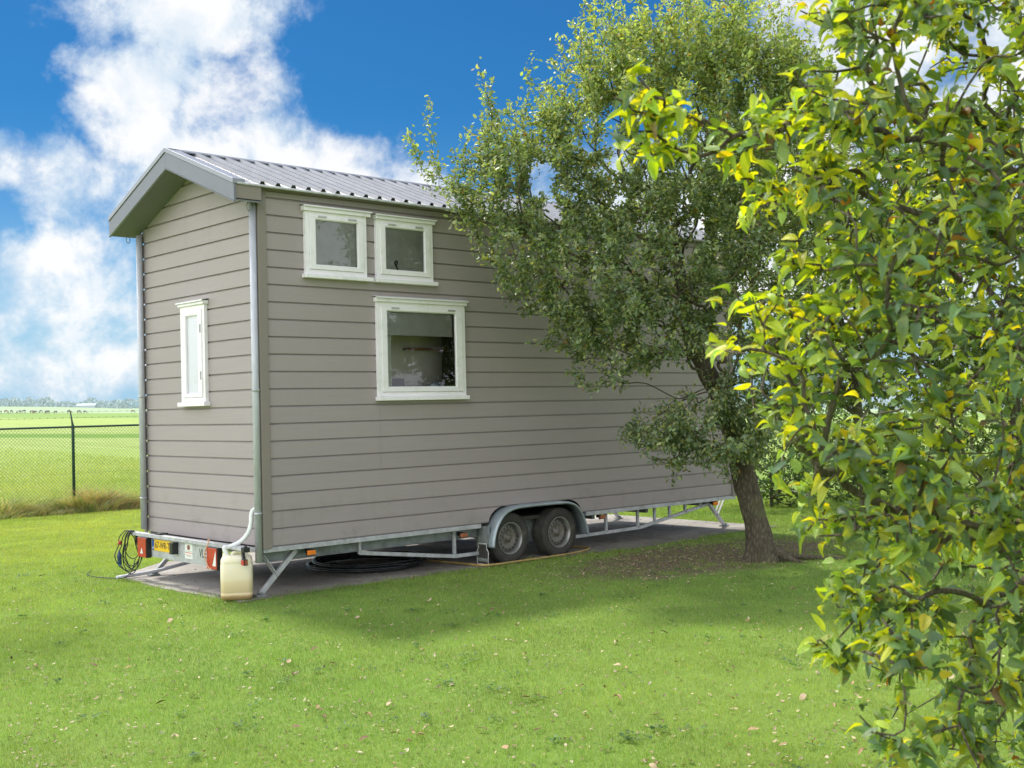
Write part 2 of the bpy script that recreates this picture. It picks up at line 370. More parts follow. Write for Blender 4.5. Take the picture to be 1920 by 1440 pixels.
# gable end wall
mb = MB(); rows = []
for k in range(24):
    z0, z1 = ZB+k*PK, ZB+(k+1)*PK
    if z0 > 4.36: break
    rows.append((k, z0, min(z1, 4.37), True, True))
def rng_end(k, z0, z1):
    def lo(z): return max(.02, 1.25-(ZR-.02-z)/ROOF_S)
    def hi(z): return min(2.48, 1.25+max(0, (ZR-.02-z))/ROOF_S)
    if k in (18, 19, 20):
        c = lambda v: (lambda z: v)
        return [(lo, c(.955)), (c(.958), c(1.462)), (c(1.465), hi)]
    return [(lo, hi)]
siding(mb, 1, rng_end, rows)
mb.prism([(.02, ZB), (2.48, ZB), (2.48, ZE-.0), (1.25, ZR-.03), (.02, ZE-.0)], 0, .0205, .05)
mb.build('end_wall', M['siding'], house)
mb = MB(); mb.box(.05, L_-.05, 2.45, 2.49, ZB, ZE); mb.build('rear_wall', M['siding'], house)
mb = MB(); mb.prism([(.06, ZB), (2.44, ZB), (2.44, ZE), (1.25, ZR-.03), (.06, ZE)], 0, L_-.05, L_-.002); mb.build('end_wall', M['siding'], house)
mb = MB(); mb.box(-.018, .073, -.02, -.001, ZB-.01, ZE+.005).box(-.018, -.001, -.0009, .045, ZB-.01, ZE-.12); mb.build('corner_board', M['trimboard'], house, .003)
mb = MB(); mb.box(-.018, -.001, 2.47, 2.52, ZB-.01, ZE-.12); mb.build('corner_board', M['trimboard'], house, .003)
mb = MB(); mb.box(L_-.07, L_+.018, -.02, -.001, ZB-.01, ZE+.005); mb.build('corner_board', M['trimboard'], house, .003)
mb = MB(); mb.box(.02, L_-.02, .06, 2.44, ZB-.02, ZB+.02); mb.build('floor', M['under'], house)
# roof ------------------------------------------------------------
XR0, XR1 = -.21, 7.46
PITCH = .1712
def roof_side(sgn, name):
    mb = MB(); cs = math.cos(math.atan(ROOF_S)); sn = math.sin(math.atan(ROOF_S))
    y_e, y_r = (-.11 if sgn < 0 else 2.61), 1.25
    def P(x, y, h):
        z = roof_z(y)+.045
        return (x, y+sgn*h*sn*1.0, z+h*cs)
    xs = []; x = XR0
    ribs = []
    k0 = -.187+.0
    i = 0
    prof = [(XR0, 0)]
    while True:
        c = k0+PITCH*i; i += 1
        if c-.035 < XR0: continue
        if c+.04 > XR1: break
        prof += [(c-.034, 0), (c-.017, .034), (c+.017, .034), (c+.034, 0)]; ribs.append(c)
    prof.append((XR1, 0))
    vs = []
    for (x, h) in prof: vs += [P(x, y_e, h), P(x, y_r, h)]
    nv = len(prof)
    mb.add(vs, [(2*j, 2*j+1, 2*j+3, 2*j+2) for j in range(nv-1)])
    mb.add([P(XR0, y_e, -.012), P(XR0, y_r, -.012), P(XR1, y_e, -.012), P(XR1, y_r, -.012)], [(0, 1, 3, 2)])
    mb.add([P(XR0, y_e, -.012), P(XR1, y_e, -.012), P(XR1, y_e, 0), P(XR0, y_e, 0)], [(0, 1, 2, 3)])
    mb.cur = 1                      # screw heads on the flats
    for j, c in enumerate(ribs[:-1]):
        for t in (.12, .42, .74) if j % 2 else (.27, .58, .9):
            y = y_e+(y_r-y_e)*t; p = Vector(P(c+PITCH/2, y, .003)); mb.obox(p, (1, 0, 0), (0, 1, -ROOF_S*sgn), (0, 0, 1), .006, .006, .003)
    o = mb.build(name, [M['roof'], M['black']], house)
    mb = MB()
    for c in ribs:
        vs = [P(c-.031, y_e+.004*-sgn, .001), P(c-.016, y_e+.004*-sgn, .0325), P(c+.016, y_e+.004*-sgn, .0325), P(c+.031, y_e+.004*-sgn, .001)]
        w_ = [(v[0], v[1]-sgn*.0, v[2]) for v in vs]; back = [(v[0], v[1]-sgn*.03, v[2]+.03*ROOF_S*.9) for v in vs]
        mb.add(w_+back, [(0, 1, 2, 3), (0, 4, 5, 1), (1, 5, 6, 2), (2, 6, 7, 3)])
    mb.build('eave_closure_strip', M['black'], house, kind='stuff')
    mb = MB(); mb.smooth = True; e = P(0, y_e, -.008); mb.tube([(-.285, e[1], e[2]), (XR1+.02, e[1], e[2])], .014, 10); mb.build('eave_edge', M['galv'], house)
roof_side(-1, 'roof_sheet'); roof_side(1, 'roof_sheet')
mb = MB()
for sgn in (-1, 1):
    y0, y1 = 1.25, 1.25+sgn*.10
    mb.add([(XR0-.1, y0, roof_z(y0)+.078), (XR1, y0, roof_z(y0)+.078), (XR1, y1, roof_z(y1)+.078), (XR0-.1, y1, roof_z(y1)+.078)], [(0, 1, 2, 3)])
    mb.add([(XR0-.1, y1, roof_z(y1)+.0785), (XR1, y1, roof_z(y1)+.0785), (XR1, y1+sgn*.004, roof_z(y1)+.064), (XR0-.1, y1+sgn*.004, roof_z(y1)+.064)], [(0, 1, 2, 3)])
mb.build('ridge_cap', M['fascia'], house)
for sgn in (-1, 1):
    ye = -.115 if sgn < 0 else 2.615
    def strip(x0, x1, t0, t1, name, m):   # board following the gable slope
        mb = MB(); vs = []
        for x in (x0, x1):
            for y in (1.25, ye): vs += [(x, y, roof_z(y)+t0), (x, y, roof_z(y)+t1)]
        mb.add(vs, [(0, 1, 3, 2), (4, 6, 7, 5), (0, 4, 5, 1), (2, 3, 7, 6), (1, 5, 7, 3), (0, 2, 6, 4)]); mb.build(name, m, house, .003)
    strip(-.322, -.298, -.135, .028, 'gable_fascia', M['fascia'])
    strip(-.332, -.20, .0305, .078, 'verge_flashing', M['fascia_light'])
    strip(-.327, -.302, -.143, -.1365, 'fascia_drip_edge', M['fascia_light'])
    mb = MB(); vs = [(-.2975, 1.25, roof_z(1.25)-.118), (0.001, 1.25, roof_z(1.25)-.118), (.001, ye, roof_z(ye)-.118), (-.2975, ye, roof_z(ye)-.118)]
    mb.add(vs+[(a, b, c-.012) for a, b, c in vs], [(0, 1, 2, 3), (7, 6, 5, 4), (0, 4, 5, 1), (1, 5, 6, 2), (2, 6, 7, 3), (3, 7, 4, 0)])
    mb.build('soffit', M['soffit'], house)
    mb = MB(); yy = (-.1, -.08) if sgn < 0 else (2.58, 2.6); mb.box(-.297, -.02, yy[0], yy[1], ZE-.125, ZE+.005); mb.build('eave_board', M['trimboard'], house, .003)
mb = MB(); mb.box(-.019, L_+.15, -.0185, -.0015, ZE-.004, ZE+.03); mb.box(-.0, L_+.15, -.075, -.019, ZE+.004, ZE+.02); mb.build('eave_trim', M['trimboard'], house)
for (hx, hy, hz) in ((-.13, -.05, ZE-.135), (-.13, 2.56, ZE-.135)):
    mb = MB(); mb.smooth = True
    pts = [(hx, hy, hz+.04), (hx, hy, hz), (hx-.012, hy, hz-.015), (hx-.022, hy, hz-.045), (hx-.016, hy, hz-.075), (hx, hy, hz-.088), (hx+.018, hy, hz-.075), (hx+.022, hy, hz-.045), (hx+.014, hy, hz-.02)]
    mb.tube(smooth_path(pts, 3), .0045, 6); mb.build('hook', M['galv_dirty'], house)
# windows ---------------------------------------------------------
def window(axis, u0, u1, z0, z1, head, sill, glass, name='window', blind=None, frost=False, drop=None):
    """axis 0: on the side wall (u = X); axis 1: on the end wall (u = Y). Frame is the part, the rest its sub-parts."""
    def bx(mb, a, b, d0, d1, c, d):
        if axis == 0: mb.box(a, b, d0, d1, c, d)
        else: mb.box(d0, d1, a, b, c, d)
    def ring(mb, a, b, c, d, w, d0, d1, wb=None):
        wb = wb or w
        bx(mb, a, a+w, d0, d1, c, d); bx(mb, b-w, b, d0, d1, c, d)
        bx(mb, a+w+.0003, b-w-.0003, d0+.0006, d1, d-w, d); bx(mb, a+w+.0003, b-w-.0003, d0+.0006, d1, c, c+wb)
    fm = MB(); ring(fm, u0, u1, z0, z1, .045, -.040, .0)
    f = fm.build(name, M['white'], house, .002)
    s = MB(); g0, g1, h0, h1 = glass
    a, b, c, d = u0+.047, u1-.047, z0+.047, z1-.047
    bx(s, a, g0, -.052, -.012, c, d); bx(s, g1, b, -.052, -.012, c, d); bx(s, g0, g1, -.0515, -.012, h1, d); bx(s, g0, g1, -.0515, -.012, c, h0)
    s.build('sash', M['white'], f, .003)
    b_ = MB(); bx(b_, g0, g0+.008, -.040, -.0305, h0, h1); bx(b_, g1-.008, g1, -.040, -.0305, h0, h1); bx(b_, g0+.008, g1-.008, -.040, -.0305, h1-.008, h1); bx(b_, g0+.008, g1-.008, -.040, -.0305, h0, h0+.008)
    b_.build('glazing_bead', M['whitedull'], f)
    p = MB()
    q = [(g0, h0), (g1, h0), (g1, h1), (g0, h1)]
    if axis == 0: p.add([(u, -.030, z) for u, z in q], [(0, 1, 2, 3)])
    else: p.add([(-.030, u, z) for u, z in q], [(0, 3, 2, 1)])
    p.build('pane', M['frost'] if frost else M['glass'], f)
    if blind:
        bl = MB(); bx(bl, g0, g1, -.016, -.013, h0, h1); bl.build('blind', M['blind'], f)
    s = MB(); bx(s, sill[0], sill[1], -.075, .0, sill[2], sill[3]); s.build('sill', M['white'], f, .004)
    h = MB(); bx(h, head[0]+.012, head[1]-.012, -.062, .0, head[2], head[3]-.022); h.build('head_board', M['white'], f, .003)
    h = MB()
    y = -.078
    q = [(0, head[3]), (y, head[3]-.016), (y-.002, head[3]-.030), (y+.003, head[3]-.030), (y+.004, head[3]-.0195), (0, head[3]-.004)]
    if axis == 0: h.add([(head[0], a_, b2) for a_, b2 in q]+[(head[1], a_, b2) for a_, b2 in q], [tuple(range(6)), tuple(range(11, 5, -1))]+[(i, 6+i, 6+(i+1) % 6, (i+1) % 6) for i in range(6)])
    else: h.add([(a_, head[0], b2) for a_, b2 in q]+[(a_, head[1], b2) for a_, b2 in q], [tuple(range(6)), tuple(range(11, 5, -1))]+[(i, 6+i, 6+(i+1) % 6, (i+1) % 6) for i in range(6)])
    h.build('drip_cap', M['whitedull'], f)
    return f, bx
f1, bx = window(0, .497, 1.232, 3.125, 3.745, (.462, 1.286, 3.745, 3.815), (.474, 1.290, 3.083, 3.124), (.611, 1.122, 3.214, 3.671), blind=True)
for hx in (.64, 1.0): h = MB(); h.box(hx, hx+.10, -.060, -.053, 3.690, 3.704); h.build('hinge', M['galv'], f1)
f2, bx = window(0, 1.355, 2.10, 3.125, 3.742, (1.331, 2.137, 3.742, 3.806), (1.328, 2.140, 3.083, 3.124), (1.466, 1.987, 3.219, 3.668), blind=True)
for hx in (1.50, 1.86): h = MB(); h.box(hx, hx+.10, -.060, -.053, 3.687, 3.701); h.build('hinge', M['galv'], f2)
h = MB(); h.smooth = True
h.tube(smooth_path([(1.64, -.024, 3.222), (1.625, -.024, 3.26), (1.608, -.024, 3.285), (1.603, -.024, 3.31), (1.62, -.024, 3.325), (1.635, -.024, 3.31), (1.628, -.024, 3.288), (1.612, -.024, 3.28)], 4), .007, 6); h.build('window_stay', M['black'], f2)
f3, bx = window(0, 1.347, 2.528, 1.905, 2.885, (1.315, 2.558, 2.885, 2.952), (1.329, 2.548, 1.862, 1.904), (1.463, 2.392, 1.999, 2.798))
for hx in (1.52, 2.28): h = MB(); h.box(hx, hx+.10, -.060, -.053, 2.818, 2.832); h.build('hinge', M['galv'], f3)
bl = MB(); bl.box(1.465, 2.39, .012, .015, 2.56, 2.86).box(1.465, 2.39, .010, .018, 2.545, 2.562); bl.build('blind', M['blind'], f3)
cu = MB(); cu.smooth = True
pts = [(1.42+.16*t/24, .05+.018*math.sin(t*1.35)) for t in range(25)]
cu.add([(x, y, z) for z in (1.96, 2.86) for x, y in pts], [(i, i+1, 26+i, 25+i) for i in range(24)]); cu.build('curtain', M['curtain'], f3)
f4, bx = window(1, 1.03, 1.545, 1.895, 2.890, (1.00, 1.575, 2.890, 2.950), (1.0, 1.575, 1.850, 1.894), (1.155, 1.418, 1.975, 2.788), frost=True)
for hz in (2.60, 2.12): h = MB(); h.box(-.062, -.053, 1.088, 1.10, hz, hz+.085); h.build('hinge', M['galv'], f4)
# what is seen through the large window
mb = MB(); mb.box(1.0, 3.3, .47, .50, 1.5, 3.0).box(1.0, 1.02, .05, .469, 1.5, 3.0).box(3.28, 3.3, .05, .469, 1.5, 3.0); mb.build('interior_wall', M['interior'], house)
mb = MB(); mb.box(1.03, 3.27, .06, .46, 1.86, 1.90); mb.box(1.62, 1.9, .25, .45, 1.901, 2.10); mb.box(2.6, 2.75, .25, .46, 1.901, 2.75); mb.build('worktop', M['interior2'], house)
mb = MB(); mb.box(2.05, 2.59, .34, .465, 2.42, 2.44); mb.build('shelf', M['wood'], house)
mb = MB(); mb.smooth = True
for (x, y, r_, hh) in ((1.98, .28, .05, .12), (2.12, .36, .06, .10), (2.30, .26, .07, .14), (2.45, .36, .06, .16)): mb.lathe([(0.001, 0), (r_*.8, 0), (r_, hh), (r_*.9, hh), (.001, hh*.9)], (x, y, 1.902), (0, 0, 1), 14)
mb.build('crockery', M['bluewhite'], house)
# downpipes -------------------------------------------------------
for (py, z0, z1, cl) in ((.022, .345, ZE-.125, (.81, 1.983)), (2.455, .52, ZE-.15, (.86, 1.976))):
    mb = MB(); mb.smooth = True; mb.tube([(-.052, py, z0), (-.052, py, z1)], .034, 20)
    d = mb.build('downpipe', M['pipe'], house)
    for z in cl:
        mb = MB(); mb.smooth = True; mb.lathe([(.0345, -.011), (.0385, -.011), (.0385, .011), (.0345, .011)], (-.052, py, z), (0, 0, 1), 20, True); mb.smooth = False
        mb.box(-.052, -.012, py+.03, py+.045, z-.009, z+.009).box(-.085, -.07, py-.048, py-.03, z-.006, z+.006); mb.build('clamp', M['galv'], d)
mb = MB(); mb.smooth = True; mb.lathe([(.0005, -.004), (.03, -.004), (.034, 0), (.03, 0), (.027, .002), (.0005, .002)], (-.004, .165, 1.41), (-1, 0, 0), 18); mb.build('vent_cap', M['siding'], house)
# chassis ---------------------------------------------------------
mb = MB(); mb.box(-.01, 2.73, -.004, .05, .432, .4785); mb.build('side_rail', M['galv'], house, .003)
mb = MB(); mb.box(4.41, L_+.01, -.004, .05, .432, .4785); mb.build('side_rail', M['galv'], house, .003)
mb = MB(); mb.box(-.02, -.011, .08, 2.48, .43, .4785); mb.build('end_rail', M['galv'], house)
for y, y2 in ((.12, .62), (2.30, 1.80)):
    mb = MB(); mb.box(.0, 2.80, y, y+.06, .335, .4315).box(.0, 2.80, y-.03, y+.09, .329, .335); mb.build('chassis_beam', M['galv_dirty'], house)
    mb = MB(); mb.box(2.2, 7.2, y2, y2+.06, .365, .4315); mb.build('chassis_beam', M['galv_dirty'], house)
for x in (.3, 1.3, 2.3, 4.7, 5.7, 6.9):
    mb = MB(); mb.box(x, x+.05, .181, 2.299, .36, .43); mb.build('cross_member', M['galv_dirty'], house)
for x in (3.12, 3.90):
    mb = MB(); mb.smooth = True; mb.tube([(x, .05, .285), (x, 2.45, .285)], .035, 12); mb.smooth = False; mb.box(x-.05, x+.05, .12, .18, .25, .334); mb.build('axle', M['galv_dirty'], house)
mb = MB(); mb.box(2.84, 4.32, .16, .21, .20, .475); mb.build('wheel_box', M['galv_dirty'], house)
# underrun bars along both sides
def bars(y):
    mb = MB(); mb.bar((1.16, y, .31), (2.42, y, .145), .03, .04).bar((2.42, y, .145), (2.84, y, .145), .03, .04).bar((1.16, y, .30), (1.16, y, .43), .03, .03); mb.bar((2.42, y, .17), (2.42, y, .43), .03, .035); mb.build('underrun_bar', M['galv'], house, .003)
    mb = MB(); mb.bar((4.30, y, .185), (5.50, y, .195), .03, .04).bar((5.50, y, .195), (7.05, y, .41), .03, .04)
    for x, z in ((4.86, .19), (5.45, .195), (5.78, .24), (6.08, .28), (6.40, .32), (6.72, .36)): mb.bar((x, y, z), (x, y, .43), .03, .035)
    mb.build('underrun_bar', M['galv'], house, .003)
bars(.10); bars(2.42)
# fender ------------------------------------------------------------
fz = [(2.79, .215), (2.80, .30), (2.835, .41), (2.90, .515), (2.985, .59), (3.10, .632), (3.25, .648), (3.60, .65), (3.92, .645), (4.05, .625), (4.15, .575), (4.225, .49), (4.28, .385), (4.31, .30), (4.325, .225)]
def fender(y0, y1, sgn):
    path = smooth_path([(a, 0, b) for a, b in fz], 3); prof = [(y0+.016*sgn, -.030), (y0+.004*sgn, -.022), (y0, -.010), (y0+.012*sgn, .0), (y0+.04*sgn, .004), (y1, .004)]
    cx, cz = 3.56, .33; vs = []
    for i, p in enumerate(path):
        t = (path[min(i+1, len(path)-1)]-path[max(i-1, 0)]).normalized(); nn = Vector((-t.z, 0, t.x))
        for y, h in prof: vs.append((p.x+nn.x*h, y, p.z+nn.z*h))
    k = len(prof); mb = MB(); mb.smooth = True
    mb.add(vs, [(i*k+j, i*k+j+1, (i+1)*k+j+1, (i+1)*k+j) for i in range(len(path)-1) for j in range(k-1)])
    o = mb.build('fender', M['fender'], house); so = o.modifiers.new('s', 'SOLIDIFY'); so.thickness = .004; so.offset = 0
M['fender'] = mat('galvanised_fender', (.36, .42, .45), .42, .45, .14, 6, bump=.03, dirt=((.22, .22, .19), 4, .5))
fender(-.135, .15, 1); fender(2.635, 2.35, -1)
# wheels --------------------------------------------------------------
def wheel(x, y, sgn):     # sgn -1: outer face looks towards -Y
    o = bpy.data.objects.new('wheel', None); COL.objects.link(o); o.matrix_basis = Matrix.Translation((x, y, .2865)); o.parent = house; o.matrix_parent_inverse = house.matrix_basis.inverted()
    ax = (0, sgn, 0)
    t = MB(); t.smooth = True
    prof = [(.178, .072), (.190, .082), (.215, .088), (.245, .0875), (.266, .080), (.278, .070), (.2835, .055)]
    for g in (.040, .013, -.013, -.040): prof += [(.2855, g+.008), (.2855, g+.0035), (.277, g+.0025), (.277, g-.0025), (.2855, g-.0035)]
    prof += [(.2835, -.055), (.278, -.070), (.245, -.0875), (.19, -.082), (.178, -.072)]
    t.lathe(prof, (0, 0, 0), ax, 64)
    t.smooth = False
    for k in range(72):             # tread blocks on both shoulders
        w = 2*math.pi*k/72
        for sd2 in (-1, 1):
            c = Vector((math.cos(w)*.2795, sd2*.066, math.sin(w)*.2795)); t.obox(c, (-math.sin(w), 0, math.cos(w)), (0, 1, 0), (math.cos(w), 0, math.sin(w)), .0075, .014, .006)
    ty = t.build('tyre', M['rubber'])
    rr = MB(); rr.smooth = True
    rr.lathe([(.1785, .0745), (.182, .078), (.179, .081), (.173, .079), (.169, .068), (.163, .060), (.160, .030), (.158, .012)], (0, 0, 0), ax, 48)
    rr.cur = 1
    rr.lathe([(.158, .012), (.150, .018), (.144, .030), (.128, .0375), (.104, .037), (.088, .032), (.078, .022), (.058, .020), (.044, .026), (.036, .040), (.030, .052), (.012, .056), (.0005, .056)], (0, 0, 0), ax, 48)
    rr.smooth = False
    A = Vector(ax)
    for k in range(16):
        w = 2*math.pi*k/16+.1; c = Vector((math.cos(w)*.124, 0, math.sin(w)*.124))+A*.0385
        rr.cur = 2; rr.lathe([(.0005, .0005), (.0105, .0005)], c, ax, 10)
    for k in range(5):
        w = 2*math.pi*k/5+.4; c = Vector((math.cos(w)*.056, 0, math.sin(w)*.056))+A*.020
        rr.cur = 1; rr.lathe([(.010, 0), (.009, .014), (.0005, .015)], c, ax, 6)
    rm = rr.build('rim', [M['rimlip'], M['rim'], M['dark']])
    for c in (ty, rm): c.parent = o
    return o
for x in (3.12, 3.90): wheel(x, .026, -1); wheel(x, 2.474, 1)
# mudflap
mb = MB()
poly = [(-.095, .025), (.095, .025), (.10, .17), (.072, .205), (.072, .265), (-.072, .265), (-.072, .205), (-.10, .17)]
mb.prism([(y+.02, z) for y, z in poly], 0, 2.762, 2.768); fl = mb.build('mudflap', M['rubber'], house)
mb = MB(); mb.smooth = True; loop = [(2.7605, y*.96+.02, (z-.145)*.96+.145) for y, z in poly]; mb.tube(loop+[loop[0], loop[1]], .0035, 5); mb.build('outline', M['stickerwhite'], fl)
mb = MB(); mb.box(2.7585, 2.7615, -.045, .085, .248, .262); mb.build('mounting_strip', M['galv'], fl)
text('lettering', 'VLEMMIX', .052, (2.7608, .02, .075), (0, -1, 0), (0, 0, 1), M['greytext'], fl, sx=.82, off=.0012)
mb = MB(); mb.box(2.77, 2.80, -.06, .10, .24, .45); mb.build('flap_bracket', M['galv_dirty'], house)
# marker lamps along the side
for i, (x, z) in enumerate(((.52, .385), (2.48, .375), (4.70, .395), (6.93, .40))):
    mb = MB(); mb.box(x-.045, x+.045, -.012, .016, z-.022, z+.022)
    lm = mb.build('side_marker_lamp', M['amber'] if i in (0, 3) else M['amber_dull'], house, .006)
    lm['label'] = ('bright amber side marker lamp', 'dusty amber side marker lamp', 'dusty amber side marker lamp', 'bright amber side marker lamp')[i]
    mb = MB(); mb.box(x-.05, x+.05, .0165, .022, z-.027, z+.027).box(x-.012, x+.012, .0225, .10, z-.01, z+.03); mb.build('lamp_base', M['black'], lm)
# corner support jacks
def jack(x, y, sx):
    mb = MB(); top = Vector((x+sx*.40, y, .415)); foot = Vector((x, y, .03))
    mb.bar(top, foot, .045, .040, (0, 1, 0)); o = mb.build('support_jack', M['galv'], house, .003)
    mb = MB(); mid = foot.lerp(top, .44); a = Vector((x+sx*.03, y, .40)); mb.bar(a+Vector((0, .028, 0)), mid+Vector((0, .028, 0)), .008, .028, (0, 1, 0)).bar(a-Vector((0, .028, 0)), mid-Vector((0, .028, 0)), .008, .028, (0, 1, 0))
    mb.bar(mid-Vector((0, .04, 0)), mid+Vector((0, .04, 0)), .018, .018); mb.build('brace', M['galv'], o)
    mb = MB(); mb.box(x-.05*1-.01, x+.05, y-.045, y+.045, .0135, .03); mb.smooth = True; mb.tube([(x, y-.04, .045), (x, y+.04, .045)], .014, 10); mb.build('foot', M['galv_dirty'], o)
jack(.0, .10, 1); jack(.0, 2.34, 1); jack(7.58, .36, -1); jack(7.58, 2.36, -1)
# rear light beam ---------------------------------------------------------
mb = MB(); mb.box(-.255, -.185, .0, 2.40, .507, .513).box(-.255, -.249, .0, 2.40, .478, .5065).box(-.191, -.185, .0, 2.40, .478, .5065); mb.build('rear_beam', M['galv'], house, .002)
mb = MB(); mb.box(-.218, -.214, .50, 2.10, .272, .4775); mb.build('light_board', M['galv'], house)
for y in (.35, 1.25, 2.2):
    mb = MB(); mb.box(-.1845, .2, y-.02, y+.02, .44, .4775); mb.build('beam_bracket', M['galv_dirty'], house)
for i, (y0, y1) in enumerate(((1.93, 2.13), (.41, .61))):
    mb = MB(); mb.box(-.275, -.221, y0-.001, y1+.001, .262, .476); tl = mb.build('tail_lamp', M['black'], house, .004)
    mb = MB(); mb.box(-.283, -.2755, y0+.01, y1-.0, .268, .470); mb.build('lens', M['red'], tl, .003)
    mb = MB(); yc = (y0+y1)/2+.02
    q = [(yc-.055, .30), (yc+.045, .30), (yc-.005, .42)] if i == 0 else [(yc-.10, .30), (yc-.035, .30), (yc-.10, .45)]
    if i == 0: q = [(yc-.05, .305), (yc+.01, .305), (yc-.02, .365)]
    mb.prism(q, 0, -.2855, -.2835); mb.build('reflector', M['stickerwhite'], tl)
mb = MB(); mb.box(-.2235, -.2185, 1.385, 1.905, .345, .462); npl = mb.build('number_plate', M['plate'], house, .001)
mb = MB(); mb.box(-.2250, -.2237, 1.858, 1.903, .348, .459); mb.build('country_band', M['euroblue'], npl)
text('country_code', 'NL', .028, (-.2256, 1.880, .372), (0, -1, 0), (0, 0, 1), M['stickerwhite'], npl, off=.0005)
text('registration', '67-WR-TH', .098, (-.2242, 1.640, .4035), (0, -1, 0), (0, 0, 1), M['ink'], npl, sx=.86, off=.0004)
mb = MB(); mb.box(-.285, -.219, 1.325, 1.395, .345, .465); mb.build('plate_lamp', M['black'], house, .005)
mb = MB(); mb.box(-.2205, -.2183, 1.02, 1.18, .315, .468); st = mb.build('sticker', M['stickerwhite'], house)
mb = MB(); mb.prism([(1.075, .405), (1.125, .405), (1.13, .43), (1.12, .448), (1.10, .456), (1.08, .448), (1.07, .43)], 0, -.2220, -.2208); mb.build('emblem', M['brown'], st)
mb = MB(); mb.box(-.2218, -.2207, 1.03, 1.17, .372, .379).box(-.2218, -.2207, 1.045, 1.155, .350, .354); mb.build('print_line', M['redprint'], st)
mb = MB(); mb.box(-.2218, -.2207, 1.035, 1.165, .389, .393).box(-.2218, -.2207, 1.05, 1.15, .337, .341); mb.build('print_line', M['greytext'], st)
text('maker_lettering', 'VLEMMIX', .118, (-.2186, .690, .385), (0, -1, 0), (0, 0, 1), M['inkgreen'], house, sx=.80, off=.0012)
mb = MB(); mb.smooth = True
mb.tube(smooth_path([(-.20, .055, .485), (-.215, .03, .44), (-.225, .0, .395), (-.23, -.03, .375)], 5), .017, 10)
arm = mb.build('rubber_marker_arm', M['black'], house)
mb = MB(); mb.box(-.262, -.225, -.075, -.02, .345, .402); mb.build('marker_housing', M['black'], arm, .004)
mb = MB(); mb.box(-.272, -.2625, -.070, -.025, .350, .397); mb.build('red_lens', M['red'], arm, .003)
mb = MB(); mb.box(-.255, -.232, -.083, -.0755, .352, .395); mb.build('amber_lens', M['amber_dull'], arm, .002)
mb = MB(); mb.box(-.255, -.19, -.055, -.0005, .465, .510).box(-.23, -.21, -.04, -.015, .5105, .525); mb.build('beam_clamp', M['black'], house, .003)
mb = MB(); mb.box(-.235, -.14, 1.70, 1.83, .514, .532).box(-.22, -.17, 1.80, 1.98, .514, .520); mb.build('cable_clip', M['black'], house, .004)
# ================================================================ the ground
def Hz(x, y):
    dx, dy = x-CAM.x, y-CAM.y
    lat = dx*.736-dy*.677; f = dx*.677+dy*.735; d = math.hypot(dx, dy)
    t = min(1, max(0, (d-27)/35)); t = t*t*(3-2*t)
    z = (-.0238*lat-.0027*f)*t
    k = (f-740)/60
    if abs(k) < 1: z += 4.0*(1-k*k)**2          # the sea dike
    if f > 740: z += 4.0*(1-(1-min(1, max(0, (f-740)/60))**2)**2)*0
    return z
ang = [2*math.pi*k/120 for k in range(120)]
rad = [0]+[1.5*i for i in range(1, 20)]+[30*1.09**i for i in range(0, 58)]
vs = []; fs = []
for r_ in rad:
    for a in ang: x, y = 3+r_*math.cos(a), 2+r_*math.sin(a); vs.append((x, y, Hz(x, y)))
fs = [(i*120+k, i*120+(k+1) % 120, (i+1)*120+(k+1) % 120, (i+1)*120+k) for i in range(len(rad)-1) for k in range(120)]
